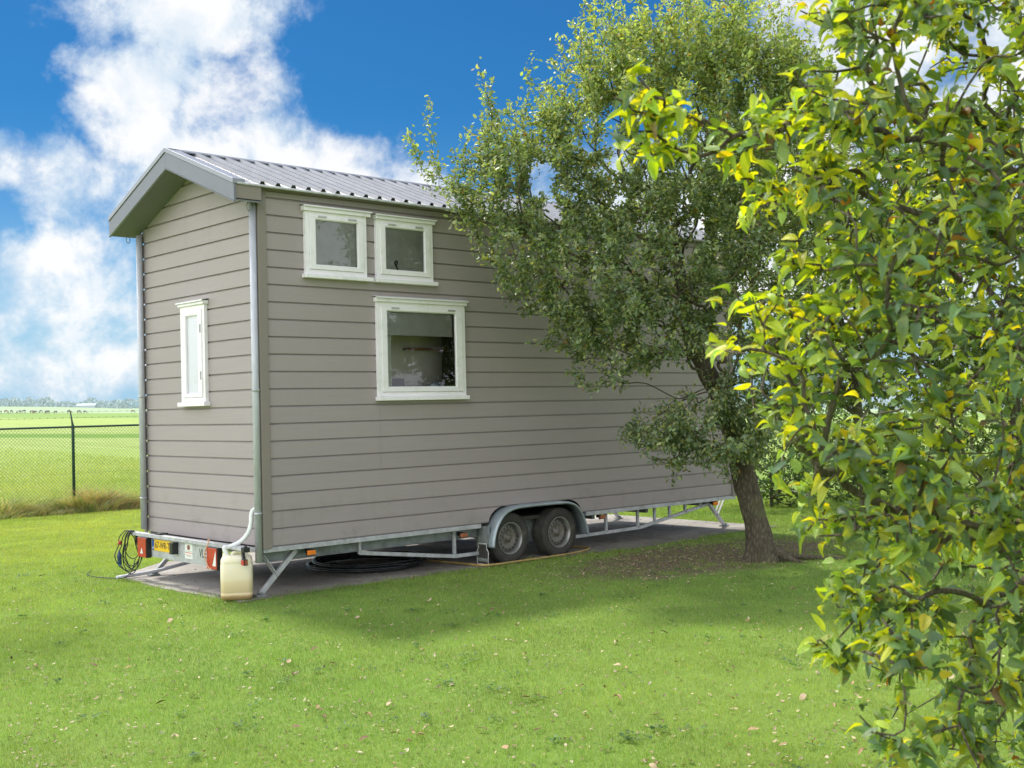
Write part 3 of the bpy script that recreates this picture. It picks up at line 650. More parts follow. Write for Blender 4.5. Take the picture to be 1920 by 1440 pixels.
def ground_mat():
    m = bpy.data.materials.new('ground'); m.use_nodes = True; nt = m.node_tree; nt.nodes.clear(); q = nodes(nt)
    g = q.add('ShaderNodeNewGeometry'); s = q.add('ShaderNodeSeparateXYZ'); P = g.outputs['Position']; q.link(P, s.inputs[0]); x, y = s.outputs[0], s.outputs[1]
    nb = q.noise(.9, 6, .6, P); nf = q.noise(14, 6, .7, P); nl = q.noise(.05, 5, .6, P)
    lawn = q.mix(nf, (.13, .21, .04), (.25, .35, .08))
    # bare trodden soil round the apple tree and along the slab
    dx = q.m('DIVIDE', q.m('SUBTRACT', x, 5.0), 2.5); dy = q.m('DIVIDE', q.m('SUBTRACT', y, -1.45), 1.15)
    e = q.m('ADD', q.m('MULTIPLY', dx, dx), q.m('MULTIPLY', dy, dy))
    e = q.m('ADD', e, q.m('MULTIPLY', q.m('SUBTRACT', q.noise(3.2, 7, .7, P), .5), 2.2))
    soil = q.mix(nf, (.10, .075, .05), (.26, .20, .14))
    lawn = q.mix(q.smooth(e, 1.1, .35), lawn, soil)
    # pasture beyond the fence, in bands going away to the dike
    D = q.m('ADD', q.m('MULTIPLY', q.m('ADD', x, 5.845), .677), q.m('MULTIPLY', q.m('ADD', y, 9.871), .735))
    Dn = q.m('ADD', D, q.m('MULTIPLY', q.m('SUBTRACT', nl, .5), 6))
    cb = q.add('ShaderNodeMapping'); cb.inputs['Rotation'].default_value = (0, 0, R(-47.4)); cb.inputs['Scale'].default_value = (.5, .03, 1); q.link(P, cb.inputs[0])
    streak = q.noise(1.0, 6, .65, cb.outputs[0])
    tone = q.ramp(q.m('ADD', q.m('MULTIPLY', streak, .5), q.m('MULTIPLY', nb, .5)), [(.35, (.25, .34, .085)), (.5, (.32, .41, .12)), (.65, (.42, .48, .19))])
    def band(a, b, c, d, col, cur):
        f = q.m('MULTIPLY', q.smooth(Dn, a, b), q.m('SUBTRACT', 1.0, q.smooth(Dn, c, d))); return q.mix(f, cur, col)
    pas = band(73, 77, 84, 90, (.16, .28, .05), tone)
    pas = band(240, 262, 620, 660, (.23, .34, .10), pas)
    pas = band(620, 665, 9000, 9900, (.34, .43, .27), pas)
    pas = band(40, 44, 50, 56, (.30, .40, .10), pas)
    c = q.mix(q.smooth(y, 11.2, 12.6), lawn, pas)
    b = q.add('ShaderNodeBsdfPrincipled'); q.link(c, b.inputs['Base Color']); b.inputs['Roughness'].default_value = .95; b.inputs['Specular IOR Level'].default_value = .15
    bp = q.add('ShaderNodeBump'); bp.inputs['Strength'].default_value = .6; bp.inputs['Distance'].default_value = .05; q.link(nf, bp.inputs['Height']); q.link(bp.outputs[0], b.inputs['Normal'])
    o = q.add('ShaderNodeOutputMaterial'); q.link(b.outputs[0], o.inputs[0]); return m
me = bpy.data.meshes.new('ground'); me.from_pydata(vs, [], fs); me.materials.append(ground_mat())
bm = bmesh.new(); bm.from_mesh(me); bmesh.ops.remove_doubles(bm, verts=bm.verts, dist=1e-4); bmesh.ops.recalc_face_normals(bm, faces=bm.faces)
if sum(f.normal.z for f in bm.faces) < 0: bmesh.ops.reverse_faces(bm, faces=bm.faces)
bm.to_mesh(me); bm.free()
for p in me.polygons: p.use_smooth = True
go = bpy.data.objects.new('ground', me); COL.objects.link(go); go['kind'] = 'structure'
# concrete slab
def pad_edge(x):      # near edge of the slab
    t = min(1, max(0, (x-2.5)/2.5)); return -.02-.20*t+.03*math.sin(x*2.1)+.02*math.sin(x*5.7+1)
poly = []
for i in range(60): x = -.30+8.33*i/59; poly.append((x+.0, pad_edge(x)+rnd.uniform(-.012, .012)))
for i in range(1, 26): y = -.22+3.2*i/25; poly.append((8.03+rnd.uniform(-.01, .012), y))
for i in range(1, 36): x = 8.03-7.43*i/35; poly.append((x, 2.98+.40*(i/35)+rnd.uniform(-.01, .01)))
for i in range(1, 9): poly.append((.6-.86*i/8+rnd.uniform(-.01, .01), 3.38-.76*i/8))
for i in range(1, 24): y = 2.62-2.62*i/24; poly.append((-.26-.10*math.sin(y*1.2)+rnd.uniform(-.015, .015), y))
mb = MB(); mb.prism(poly, 2, -.05, .012)
def slab_mat():
    m = bpy.data.materials.new('weathered_concrete'); m.use_nodes = True; nt = m.node_tree; nt.nodes.clear(); q = nodes(nt)
    g = q.add('ShaderNodeNewGeometry'); P = g.outputs['Position']
    a = q.noise(1.1, 7, .65, P); b_ = q.noise(9, 8, .7, P); v = q.add('ShaderNodeTexVoronoi', feature='F1'); v.inputs['Scale'].default_value = 75; q.link(P, v.inputs['Vector'])
    c = q.ramp(a, [(.32, (.22, .195, .17)), (.5, (.35, .32, .285)), (.68, (.46, .43, .39))])
    c = q.mix(q.m('MULTIPLY', q.smooth(b_, .45, .7), .55), c, (.12, .105, .085))
    c = q.mix(q.m('MULTIPLY', q.smooth(v.outputs['Distance'], .35, .1), .35), c, (.42, .40, .37))
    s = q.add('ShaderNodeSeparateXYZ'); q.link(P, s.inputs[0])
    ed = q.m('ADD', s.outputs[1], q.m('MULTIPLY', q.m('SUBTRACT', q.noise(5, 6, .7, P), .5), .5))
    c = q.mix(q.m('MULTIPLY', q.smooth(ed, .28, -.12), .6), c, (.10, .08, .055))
    b = q.add('ShaderNodeBsdfPrincipled'); q.link(c, b.inputs['Base Color']); b.inputs['Roughness'].default_value = .9
    bp = q.add('ShaderNodeBump'); bp.inputs['Strength'].default_value = .5; bp.inputs['Distance'].default_value = .01; q.link(b_, bp.inputs['Height']); q.link(bp.outputs[0], b.inputs['Normal'])
    o = q.add('ShaderNodeOutputMaterial'); q.link(b.outputs[0], o.inputs[0]); return m
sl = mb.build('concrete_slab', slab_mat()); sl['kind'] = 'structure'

# ================================================================ things round the house
def can():
    th = R(-42.6+10); o = empty('jerrycan', (-.215, .155, .0), 'cream plastic jerrycan with brown sediment in the bottom, standing at the house corner', 'jerrycan', rz=th)
    def sec(w, d, r_, z, cx=0, n=5):
        out = []
        for sx, sy, a0 in ((1, 1, 0), (-1, 1, 90), (-1, -1, 180), (1, -1, 270)):
            for k in range(n):
                a = R(a0+90*k/(n-1)); out.append((cx+sx*(w/2-r_)+r_*math.cos(a), sy*(d/2-r_)+r_*math.sin(a), z))
        return out
    H = [(.24, .18, .03, .012), (.285, .225, .05, .022), (.292, .232, .045, .055), (.294, .234, .045, .072), (.286, .226, .045, .078), (.286, .226, .045, .084), (.292, .232, .045, .092), (.294, .236, .045, .22), (.292, .234, .045, .345),
         (.285, .228, .045, .352), (.285, .228, .045, .358), (.290, .232, .05, .366), (.285, .226, .06, .392), (.262, .205, .07, .415), (.225, .165, .07, .428), (.10, .08, .035, .431)]
    mb = MB(); mb.smooth = True; vs = []
    for w, d, r_, z in H: vs += sec(w, d, r_, z)
    k = 20; mb.add(vs, [(i*k+j, i*k+(j+1) % k, (i+1)*k+(j+1) % k, (i+1)*k+j) for i in range(len(H)-1) for j in range(k)]+[tuple(range(k-1, -1, -1)), tuple((len(H)-1)*k+j for j in range(k))])
    m = bpy.data.materials.new('cream_polythene'); m.use_nodes = True; nt = m.node_tree; nt.nodes.clear(); q = nodes(nt)
    t = q.add('ShaderNodeTexCoord'); s = q.add('ShaderNodeSeparateXYZ'); q.link(t.outputs['Object'], s.inputs[0]); f = q.noise(9, 6, .6, t.outputs['Object'])
    zz_ = q.m('ADD', s.outputs[2], q.m('MULTIPLY', q.m('SUBTRACT', f, .5), .03))
    c = q.ramp(q.m('MULTIPLY', zz_, 2.2), [(0, (.36, .22, .10)), (.10, (.46, .31, .15)), (.15, (.68, .55, .32)), (.40, (.78, .66, .42)), (.46, (.82, .74, .52)), (1, (.85, .79, .60))])
    b = q.add('ShaderNodeBsdfPrincipled'); q.link(c, b.inputs['Base Color']); b.inputs['Roughness'].default_value = .38
    b.inputs['Subsurface Weight'].default_value = .35; b.inputs['Subsurface Radius'].default_value = (.06, .04, .02); b.inputs['Subsurface Scale'].default_value = 1.
    o_ = q.add('ShaderNodeOutputMaterial'); q.link(b.outputs[0], o_.inputs[0])
    def bl(mb, name):
        x = mb.build(name, m); x.parent = o; return x
    bl(mb, 'body')
    mb = MB(); mb.smooth = True; mb.lathe([(.034, 0), (.034, .022), (.030, .026), (.022, .026), (.022, .0)], (-.095, -.0, .418), (0, 0, 1), 18); bl(mb, 'neck')
    mb = MB(); mb.smooth = True; mb.tube(smooth_path([(-.045, 0, .415), (-.03, 0, .448), (.02, 0, .458), (.08, 0, .450), (.105, 0, .41)], 5), .016, 10); bl(mb, 'handle')
    return o
jc = can(); NECK = jc.matrix_basis @ Vector((-.095, 0, .44))
mb = MB(); mb.smooth = True
path = smooth_path([(-.006, .085, .842), (-.05, .10, .845), (-.075, .105, .80), (-.085, .10, .72), (-.11, .11, .63), (-.17, .15, .55), (-.26, .20, .505), NECK+Vector((-.01, .01, .06)), NECK+Vector((0, 0, .0)), NECK+Vector((0, 0, -.03))], 14)
mb.tube(path, [.0215+.0018*math.sin(i*2.1) for i in range(len(path))], 12)
hs = tag(mb.build('drain_hose', mat('white_corrugated_hose', (.78, .79, .78), .45, var=.1, vscale=20)), 'white corrugated drain hose bending from the end wall into the jerrycan neck', 'hose')
mb = MB(); mb.smooth = True; mb.tube([(-.03, .085, .842), (.0, .085, .842)], .024, 12); mb.build('hose_flange', M['black'], hs)
# black cable hung in loops
mb = MB(); mb.smooth = True; CX = Vector((-.27, 2.33, .0))
AX = rt.copy(); AX.z = 0; AX.normalize()
pts = []
for k in range(7):
    rx = .07+.07*rnd.random(); rz_ = .15+.09*rnd.random(); cx = rnd.uniform(-.045, .05); oz = .53-rz_*1.0
    for j in range(14):
        a = math.pi/2+2*math.pi*j/14; p = CX+AX*(cx+rx*math.cos(a)*(1.0 if math.sin(a) < .2 else .75))+Vector((rnd.uniform(-.006, .006)+k*.006-.02, rnd.uniform(-.006, .006), oz+rz_*math.sin(a)+.0))
        pts.append(p)
mb.tube(smooth_path(pts, 3), .0052, 6)
cb = tag(mb.build('electric_cable', M['black']), 'black electric cable hanging in loops from the left end of the rear light beam', 'cable')
mb = MB(); mb.smooth = True
mb.tube(smooth_path([CX+AX*.05+Vector((0, 0, .22)), CX+AX*.03+Vector((-.02, 0, .10)), CX+AX*-.02+Vector((-.05, 0, .03)), Vector((-.42, 2.45, .02)), Vector((-.50, 2.9, .02)), Vector((-.3, 3.3, .02))], 8), .0052, 6)
mb.build('trailing_end', M['black'], cb)
mb = MB(); mb.smooth = True; c0 = CX+AX*-.10+Vector((-.02, 0, .0))
mb.lathe([(.001, 0), (.022, .0), (.024, .03), (.020, .05), (.024, .055), (.024, .10), (.012, .125), (.008, .15)], c0+Vector((0, 0, .17)), (0, .05, 1), 14)
mb.build('blue_plug', mat('dark_blue_plug', (.02, .045, .11), .4), cb)
mb = MB(); mb.smooth = True; mb.lathe([(.001, 0), (.019, 0), (.019, .022), (.001, .022)], c0+Vector((.002, 0, .155)), (0, .05, 1), 14); mb.build('plug_collar', mat('bright_blue_ring', (.03, .16, .42), .4), cb)
mb = MB(); mb.smooth = True; mb.lathe([(.001, 0), (.015, 0), (.016, .04), (.001, .045)], CX+AX*-.085+Vector((-.03, 0, .38)), (0, 0, 1), 12); mb.build('red_socket', mat('red_plug', (.5, .03, .05), .4), cb)
mb = MB(); mb.smooth = True
mb.tube(smooth_path([(-.24, .62, .53), (-.262, .61, .545), (-.275, .60, .50), (-.30, .62, .42), (-.295, .60, .34), (-.285, .55, .27), (-.27, .50, .30)], 6), .006, 6)
tag(mb.build('cord_loop', mat('orange_cord', (.66, .36, .22), .6)), 'thin orange cord looped over the rear light beam beside the red lamp', 'cord')
mb = MB(); mb.smooth = True; a, b = on_ground(218, 1083, .03), on_ground(366, 1051, .14)
mb.tube(smooth_path([a, a.lerp(b, .5)-Vector((0, 0, .02)), b], 5), .019, 10)
tag(mb.build('metal_tube', M['pipe']), 'long grey metal tube lying on the slab behind the rear light beam', 'tube')
# coil of black pipe under the floor
mb = MB(); mb.smooth = True; pts = []
for j in range(4*40):
    a = 2*math.pi*j/40; k = j/40; r_ = .665-.030*((k*1.9) % 2.6)+.006*math.sin(a*2+k); pts.append((1.90+.02*k+r_*math.cos(a)*1.0, 1.05+r_*math.sin(a), .027+.021*k+.004*math.sin(a*2+k)))
mb.tube(pts, .0145, 8)
tag(mb.build('pipe_coil', mat('black_polythene_pipe', (.018, .02, .024), .28, var=.2)), 'coil of glossy black plastic pipe lying on the slab under the house floor', 'pipe coil')
mb = MB(); mb.smooth = True
g_ = on_ground(662, 1041, .026)
pts = [g_+Vector((-.10, .05, .34)), g_+Vector((-.09, .04, .18)), g_+Vector((-.04, .0, .05)), g_+Vector((.05, -.06, .0)), on_ground(730, 1044, .026), on_ground(800, 1050, .026), on_ground(862, 1056, .026), (2.75, -.06, .026), (3.2, -.10, .026), (3.65, -.11, .026), (4.05, -.09, .026), (4.40, .0, .026), (4.58, .14, .026), (4.55, .34, .026), (4.3, .62, .026)]
mb.tube(smooth_path(pts, 8), .0125, 8)
tag(mb.build('garden_hose', mat('yellow_garden_hose', (.42, .29, .10), .5, var=.3, vscale=18, dirt=((.2, .15, .09), 9, .7))), 'dirty yellow garden hose lying along the slab in front of the two wheels', 'hose')
# ---------------------------------------------------------------- fence
FY = 12.0
fen = empty('chain_link_fence', (3.06, FY, 0), 'green chain link fence with top rail and barbed wire between lawn and pasture', 'fence')
M['fgreen'] = mat('dark_green_coating', (.018, .055, .045), .4, var=.15)
M['wire'] = mat('green_grey_wire', (.16, .20, .15), .5, .3)
for px_ in (-3, .06, 3.06, 6.06, 9.06):
    mb = MB(); mb.smooth = True
    mb.tube([(px_, FY, Hz(px_, FY)-.05), (px_, FY, 1.60), (px_-.012, FY, 1.66), (px_-.05, FY-.02, 1.86)], [.028, .028, .018, .012], 10); p = mb.build('post', M['fgreen'], fen)
    mb = MB(); mb.smooth = True; mb.tube([(px_-.05, FY-.02, 1.85), (px_-.07, FY-.03, 1.92)], [.013, .004], 8); mb.build('tip', mat('rusty_tip', (.2, .13, .08), .7) if px_ < -2 else bpy.data.materials['rusty_tip'], p)
mb = MB(); mb.smooth = True; mb.tube([(-4, FY, 1.585), (10, FY, 1.585)], .019, 8); mb.build('top_rail', M['fgreen'], fen)
mb = MB()
for s_ in (1, -1):
    for i in range(-230, 235):
        x0 = 3+i*.065; x1 = x0+s_*1.5
        if min(x0, x1) < -4 or max(x0, x1) > 10: continue
        r_ = .0034; mb.add([(x0-r_, FY+s_*.001, .08), (x0+r_, FY+s_*.001, .08), (x1+r_, FY+s_*.001, 1.58), (x1-r_, FY+s_*.001, 1.58)], [(0, 1, 2, 3)])
mb.build('wire_mesh', M['wire'], fen)
for k, z in enumerate((.72, 1.76, 1.87)):
    mb = MB(); mb.tube([(-4, FY-.02, z), (10, FY-.02, z-.01)], .0022, 4)
    if z > 1:
        for j in range(100): x = -4+.14*j; mb.bar((x-.014, FY-.02, z+.012), (x+.014, FY-.02, z-.014), .003, .003).bar((x+.012, FY-.02, z+.012), (x-.012, FY-.02, z-.014), .003, .003)
    mb.build('barbed_wire' if z > 1 else 'tension_wire', M['wire'], fen)
# ---------------------------------------------------------------- far field
def far(px, D):
    lat = (px-960)/FPX*D; x = CAM.x+.677*D+.736*lat; y = CAM.y+.735*D-.677*lat; return x, y, Hz(x, y)
def cow_mesh():
    pts = [(0, 0, 1.25, .30), (.45, 0, 1.22, .34), (.9, 0, 1.24, .32), (1.2, 0, 1.27, .25), (1.5, 0, 1.05, .15), (1.75, 0, .62, .11), (1.95, 0, .32, .085), (2.1, 0, .16, .05),
           (.0, .17, .80, .11), (-.04, .17, .45, .06), (.0, .17, .05, .06), (.0, -.17, .80, .11), (-.04, -.17, .45, .06), (.0, -.17, .05, .06),
           (1.15, .16, .80, .10), (1.15, .16, .45, .06), (1.15, .16, .05, .055), (1.15, -.16, .80, .10), (1.18, -.16, .45, .06), (1.2, -.16, .05, .055), (-.28, 0, 1.2, .06), (-.34, 0, .7, .025), (.35, 0, .88, .12)]
    E_ = [(0, 1), (1, 2), (2, 3), (3, 4), (4, 5), (5, 6), (6, 7), (0, 8), (8, 9), (9, 10), (0, 11), (11, 12), (12, 13), (3, 14), (14, 15), (15, 16), (3, 17), (17, 18), (18, 19), (0, 20), (20, 21), (1, 22)]
    me = bpy.data.meshes.new('cow'); me.from_pydata([p[:3] for p in pts], E_, []); return me, [p[3] for p in pts]
me, rr_ = cow_mesh(); cow0 = bpy.data.objects.new('cow', me); COL.objects.link(cow0)
sk = cow0.modifiers.new('skin', 'SKIN'); sk.use_smooth_shade = True
for v, r_ in zip(me.skin_vertices[0].data, rr_): v.radius = (r_, r_*.9)
me.skin_vertices[0].data[0].use_root = True
cow0.modifiers.new('sub', 'SUBSURF').levels = 1
def cowmat(name, a, b):
    m = bpy.data.materials.new(name); m.use_nodes = True; nt = m.node_tree; q = nodes(nt); bs = nt.nodes['Principled BSDF']
    t = q.add('ShaderNodeTexCoord'); oi = q.add('ShaderNodeObjectInfo'); ad = q.add('ShaderNodeVectorMath', operation='ADD'); q.link(t.outputs['Object'], ad.inputs[0]); q.link(oi.outputs['Location'], ad.inputs[1])
    f = q.noise(1.6, 2, .5, ad.outputs[0]); q.link(q.mix(q.smooth(f, .50, .53), a, b), bs.inputs['Base Color']); bs.inputs['Roughness'].default_value = .8; return m
dg = bpy.context.evaluated_depsgraph_get(); cm = bpy.data.meshes.new_from_object(cow0.evaluated_get(dg)); cow0.modifiers.clear(); cow0.data = cm
cm.materials.append(cowmat('black_pied_hide', (.035, .035, .04), (.5, .5, .48))); cm2 = cm.copy(); cm2.materials[0] = cowmat('red_pied_hide', (.16, .06, .05), (.5, .46, .44))
CL = [(2, 0), (9, 1), (20, 0), (31, 0), (41, 0), (47, 0), (57, 1), (62, 1), (68, 0), (79, 0), (85, 0), (92, 1), (106, 0), (127, 0), (146, 0), (157, 0), (246, 1)]
for i, (px_, kind) in enumerate(CL):
    o = cow0 if i == 0 else cow0.copy()
    if i: COL.objects.link(o)
    D = 560+rnd.uniform(-40, 60); x, y, z = far(px_, D); o.location = (x, y, z); o.rotation_euler = (0, 0, R(-42.6+rnd.choice((0, 180))+rnd.uniform(-35, 35))); s_ = rnd.uniform(.95, 1.25); o.scale = (s_,)*3
    if kind: o.data = cm2
    tag(o, 'red and white cow grazing far off in the pasture before the dike' if kind else 'black and white cow grazing far off in the pasture before the dike', 'cow', 'red pied cows in the far pasture' if kind else 'black pied cows in the far pasture')
bx_, by_, bz_ = far(163, 1150); bz_ -= .6
barn = empty('farm_building', (bx_, by_, bz_), 'tiny pale farm building on the horizon in front of the far wood', 'farm building')
M['farwhite'] = mat('haze_tinted_wall', (.44, .50, .54), .8, var=.03); M['farroof'] = mat('haze_tinted_roof', (.42, .50, .54), .8, var=.05)  # pale blue-grey tints paint hazy distance into wall and roof
a = Vector((.736, -.677, 0)); b = Vector((.677, .735, 0)); o0 = Vector((bx_, by_, bz_))
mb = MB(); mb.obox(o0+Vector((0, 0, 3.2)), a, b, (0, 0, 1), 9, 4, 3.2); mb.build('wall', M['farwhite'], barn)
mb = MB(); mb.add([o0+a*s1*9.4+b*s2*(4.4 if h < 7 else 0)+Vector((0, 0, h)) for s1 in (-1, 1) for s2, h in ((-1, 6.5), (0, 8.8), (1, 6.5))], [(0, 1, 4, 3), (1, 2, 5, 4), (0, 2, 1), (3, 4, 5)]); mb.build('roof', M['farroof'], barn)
# wood on the horizon; hazy distance is painted into its pale leaf colour
V = []; 
for i in range(26000):
    px_ = rnd.uniform(-500, 2600); D = rnd.uniform(1250, 1400)
    h = 12.5+7.0*noise.noise(Vector((px_*.012, 3.1, 0)))+3.5*noise.noise(Vector((px_*.05, 7.7, 0)))
    x, y, z = far(px_, D); z += rnd.uniform(0, max(2.5, h))+1.0; s_ = rnd.uniform(1.2, 2.2)
    c = Vector((x, y, z)); u1 = Vector((rnd.gauss(0, 1), rnd.gauss(0, 1), rnd.gauss(0, 1))).normalized(); u2 = u1.orthogonal().normalized()
    V += [c+u1*s_, c+u2*s_, c-u1*s_*.8, c-u2*s_]
V = np.array([tuple(v) for v in V]); F = np.arange(len(V)).reshape(-1, 4)
fm_ = mat('haze_tinted_foliage', (.38, .45, .47), 1.0, var=.05, vscale=.02, spec=.0); nt_ = fm_.node_tree; bs_ = nt_.nodes[fm_['bsdf']]; q_ = nodes(nt_)
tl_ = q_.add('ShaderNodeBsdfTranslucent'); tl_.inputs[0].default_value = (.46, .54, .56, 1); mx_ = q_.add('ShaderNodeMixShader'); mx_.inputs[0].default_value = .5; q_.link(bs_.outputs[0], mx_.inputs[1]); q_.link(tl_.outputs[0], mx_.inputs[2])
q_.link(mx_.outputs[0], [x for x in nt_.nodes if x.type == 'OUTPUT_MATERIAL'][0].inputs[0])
fwood = fastmesh('far_wood', V, F, fm_); fwood['kind'] = 'stuff'; fwood['label'] = 'long hazy coloured wood on the horizon behind the dike'; fwood['category'] = 'wood'
# ================================================================ trees
def tree_nodes(trunk, atts, bf=.35):
    """joins scattered shoot points to the trunk by shortest wood; returns node positions and parents"""
    T = np.array([tuple(p) for p in trunk]); n0 = len(T); A = np.array(atts); n = len(A)
    pos = np.vstack([T, A]); par = np.full(n0+n, -1); pl = np.zeros(n0+n)
    for i in range(1, n0): par[i] = i-1; pl[i] = pl[i-1]+np.linalg.norm(T[i]-T[i-1])
    best = np.full(n, 1e9); bp = np.zeros(n, int); openm = np.ones(n, bool)
    for i in range(max(1, n0//2), n0):
        c = np.linalg.norm(A-T[i], axis=1)+bf*pl[i]; u = c < best; best[u] = c[u]; bp[u] = i
    for _ in range(n):
        j = int(np.argmin(np.where(openm, best, 1e9))); openm[j] = False; k = n0+j; par[k] = bp[j]; pl[k] = pl[bp[j]]+np.linalg.norm(pos[k]-pos[bp[j]])
        c = np.linalg.norm(A-A[j], axis=1)+bf*pl[k]; u = (c < best) & openm; best[u] = c[u]; bp[u] = k
    return pos, par, n0, pl
def tree_radii(pos, par, n0, pl, tip, ex, trunk_r):
    n = len(pos); r = np.zeros(n); order = np.argsort(-pl); acc = np.zeros(n)
    for i in order:
        r[i] = max(tip, acc[i]**(1/ex)) if acc[i] > 0 else tip
        if par[i] >= 0: acc[par[i]] += r[i]**ex
    for i in range(n0): r[i] = max(r[i]*.6, trunk_r[i])
    for i in np.argsort(pl):
        if par[i] >= 0 and i >= n0: r[i] = min(r[i], r[par[i]]*.985)
    return r
def tree_wood(name, pos, par, r, n0, m, parent, sides=5, trunk_sides=20, wob=.0, sub=3, minr=0.):
    n = len(pos); ch = [[] for _ in range(n)]
    for i in range(n):
        if par[i] >= 0 and r[i] >= minr: ch[par[i]].append(i)
    mb = MB(); mb.smooth = True; starts = [(0, None)]
    while starts:
        s_, pre = starts.pop(); chain = ([pre] if pre is not None else [])+[s_]; i = s_
        while ch[i]:
            c = [x for x in ch[i] if x < n0 and i < n0]
            b = c[0] if c else max(ch[i], key=lambda x: r[x])
            for x in ch[i]:
                if x != b: starts.append((x, i))
            chain.append(b); i = b
        if len(chain) < 2: continue
        P = smooth_path([Vector(pos[k]) for k in chain], sub); R_ = []
        for k in range(len(chain)-1):
            a0 = r[chain[k]] if not (k == 0 and pre is not None) else min(r[chain[0]], r[chain[1]]*1.25)
            for t in range(sub): R_.append(a0+(r[chain[k+1]]-a0)*t/sub)
        R_.append(r[chain[-1]]*.7)
        big = max(R_) > .05
        mb.tube(P, R_, trunk_sides if big else (8 if max(R_) > .015 else sides), cap=False)
    return mb.build(name, m, parent)
def bark_mat(name, a, b, c, scale=22):
    m = bpy.data.materials.new(name); m.use_nodes = True; nt = m.node_tree; nt.nodes.clear(); q = nodes(nt)
    t = q.add('ShaderNodeTexCoord'); mp = q.add('ShaderNodeMapping'); mp.inputs['Scale'].default_value = (1, 1, .28); q.link(t.outputs['Object'], mp.inputs[0])
    v = q.add('ShaderNodeTexVoronoi', feature='DISTANCE_TO_EDGE'); v.inputs['Scale'].default_value = scale; q.link(mp.outputs[0], v.inputs['Vector'])
    f = q.noise(scale*1.4, 8, .7, mp.outputs[0]); g = q.noise(2.6, 6, .6, t.outputs['Object'])
    wv = q.noise(scale*.35, 6, .7, mp.outputs[0], 1.2)
    h = q.m('ADD', q.m('MULTIPLY', q.smooth(v.outputs['Distance'], 0, .3), .22), q.m('ADD', q.m('MULTIPLY', f, .55), q.m('MULTIPLY', wv, .35)))
    col = q.ramp(h, [(.25, a), (.62, b), (.95, c)])
    col = q.mix(q.m('MULTIPLY', q.smooth(g, .45, .64), .6), col, (.125, .135, .06))
    bs = q.add('ShaderNodeBsdfPrincipled'); q.link(col, bs.inputs['Base Color']); bs.inputs['Roughness'].default_value = .9; bs.inputs['Specular IOR Level'].default_value = .2
    bp = q.add('ShaderNodeBump'); bp.inputs['Strength'].default_value = .9; bp.inputs['Distance'].default_value = .025; q.link(h, bp.inputs['Height']); q.link(bp.outputs[0], bs.inputs['Normal'])
    o = q.add('ShaderNodeOutputMaterial'); q.link(bs.outputs[0], o.inputs[0]); return m
def leaf_mat(name, trans=.42, gloss=.35, spots=False, back=(1.25, 1.3, 1.35), tmul=(2.6, 2.1, .6), rough=.38):
    """vertex colour = leaf pigment; the back of the blade is paler and it lets light through"""
    m = bpy.data.materials.new(name); m.use_nodes = True; nt = m.node_tree; nt.nodes.clear(); q = nodes(nt)
    at_ = q.add('ShaderNodeAttribute'); at_.attribute_name = 'col'; c = at_.outputs['Color']; g = q.add('ShaderNodeNewGeometry')
    t = q.add('ShaderNodeTexCoord')
    if spots:
        f = q.noise(55, 4, .6, t.outputs['Object']); f2 = q.noise(180, 3, .6, t.outputs['Object'])
        c = q.mix(q.m('MULTIPLY', q.smooth(f, .60, .72), .75), c, (.16, .07, .012)); c = q.mix(q.m('MULTIPLY', q.smooth(f2, .66, .74), .8), c, (.07, .03, .01))
        f5 = q.noise(14, 4, .6, t.outputs['Object']); c = q.mix(q.m('MULTIPLY', q.smooth(f5, .50, .70), .35), c, (.34, .33, .04))
    front = q.mix(1.0, c, (.9, .95, 1.0), 'MULTIPLY'); bk = q.mix(1.0, c, back, 'MULTIPLY'); bk = q.mix(.25, bk, (.16, .19, .14))
    cc = q.mix(g.outputs['Backfacing'], front, bk)
    bs = q.add('ShaderNodeBsdfPrincipled'); bs.inputs['Roughness'].default_value = rough; bs.inputs['Specular IOR Level'].default_value = gloss
    if spots:       # midrib and side veins
        la = q.add('ShaderNodeAttribute'); la.attribute_name = 'lc'; ls = q.add('ShaderNodeSeparateXYZ'); q.link(la.outputs['Vector'], ls.inputs[0]); aw = q.m('ABSOLUTE', ls.outputs[1])
        mid = q.smooth(aw, .022, .004); sv = q.m('SINE', q.m('MULTIPLY', q.m('SUBTRACT', ls.outputs[0], q.m('MULTIPLY', aw, .9)), 62)); vein = q.m('MAXIMUM', mid, q.m('MULTIPLY', q.smooth(sv, .75, 1.0), .6))
        cc = q.mix(q.m('MULTIPLY', vein, .35), cc, (.30, .36, .14)); bp = q.add('ShaderNodeBump'); bp.inputs['Strength'].default_value = .55; bp.inputs['Distance'].default_value = .002
        q.link(q.m('ADD', q.m('MULTIPLY', vein, -1.0), q.noise(130, 3, .5, t.outputs['Object'])), bp.inputs['Height']); q.link(bp.outputs[0], bs.inputs['Normal'])
    q.link(cc, bs.inputs['Base Color'])
    tr = q.add('ShaderNodeBsdfTranslucent'); q.link(q.mix(1.0, c, tmul, 'MULTIPLY'), tr.inputs[0])
    ms = q.add('ShaderNodeMixShader'); ms.inputs[0].default_value = trans; q.link(bs.outputs[0], ms.inputs[1]); q.link(tr.outputs[0], ms.inputs[2])
    o = q.add('ShaderNodeOutputMaterial'); q.link(ms.outputs[0], o.inputs[0]); return m
SMALL = (np.array([(0, 0, 0), (.35, .27, .03), (.75, .21, 0), (1, 0, -.10), (.75, -.21, 0), (.35, -.27, .03), (.5, 0, -.05)], float),
         np.array([(0, 6, 2, 1), (6, 3, 3, 2), (0, 5, 4, 6), (6, 4, 3, 3)]))
SMALL_T = (np.array([(0, 0, 0), (.32, .27, .04), (.72, .22, .0), (1, 0, -.12), (.72, -.22, .0), (.32, -.27, .04)], float), np.array([(0, 3, 2, 1), (0, 5, 4, 3)]))
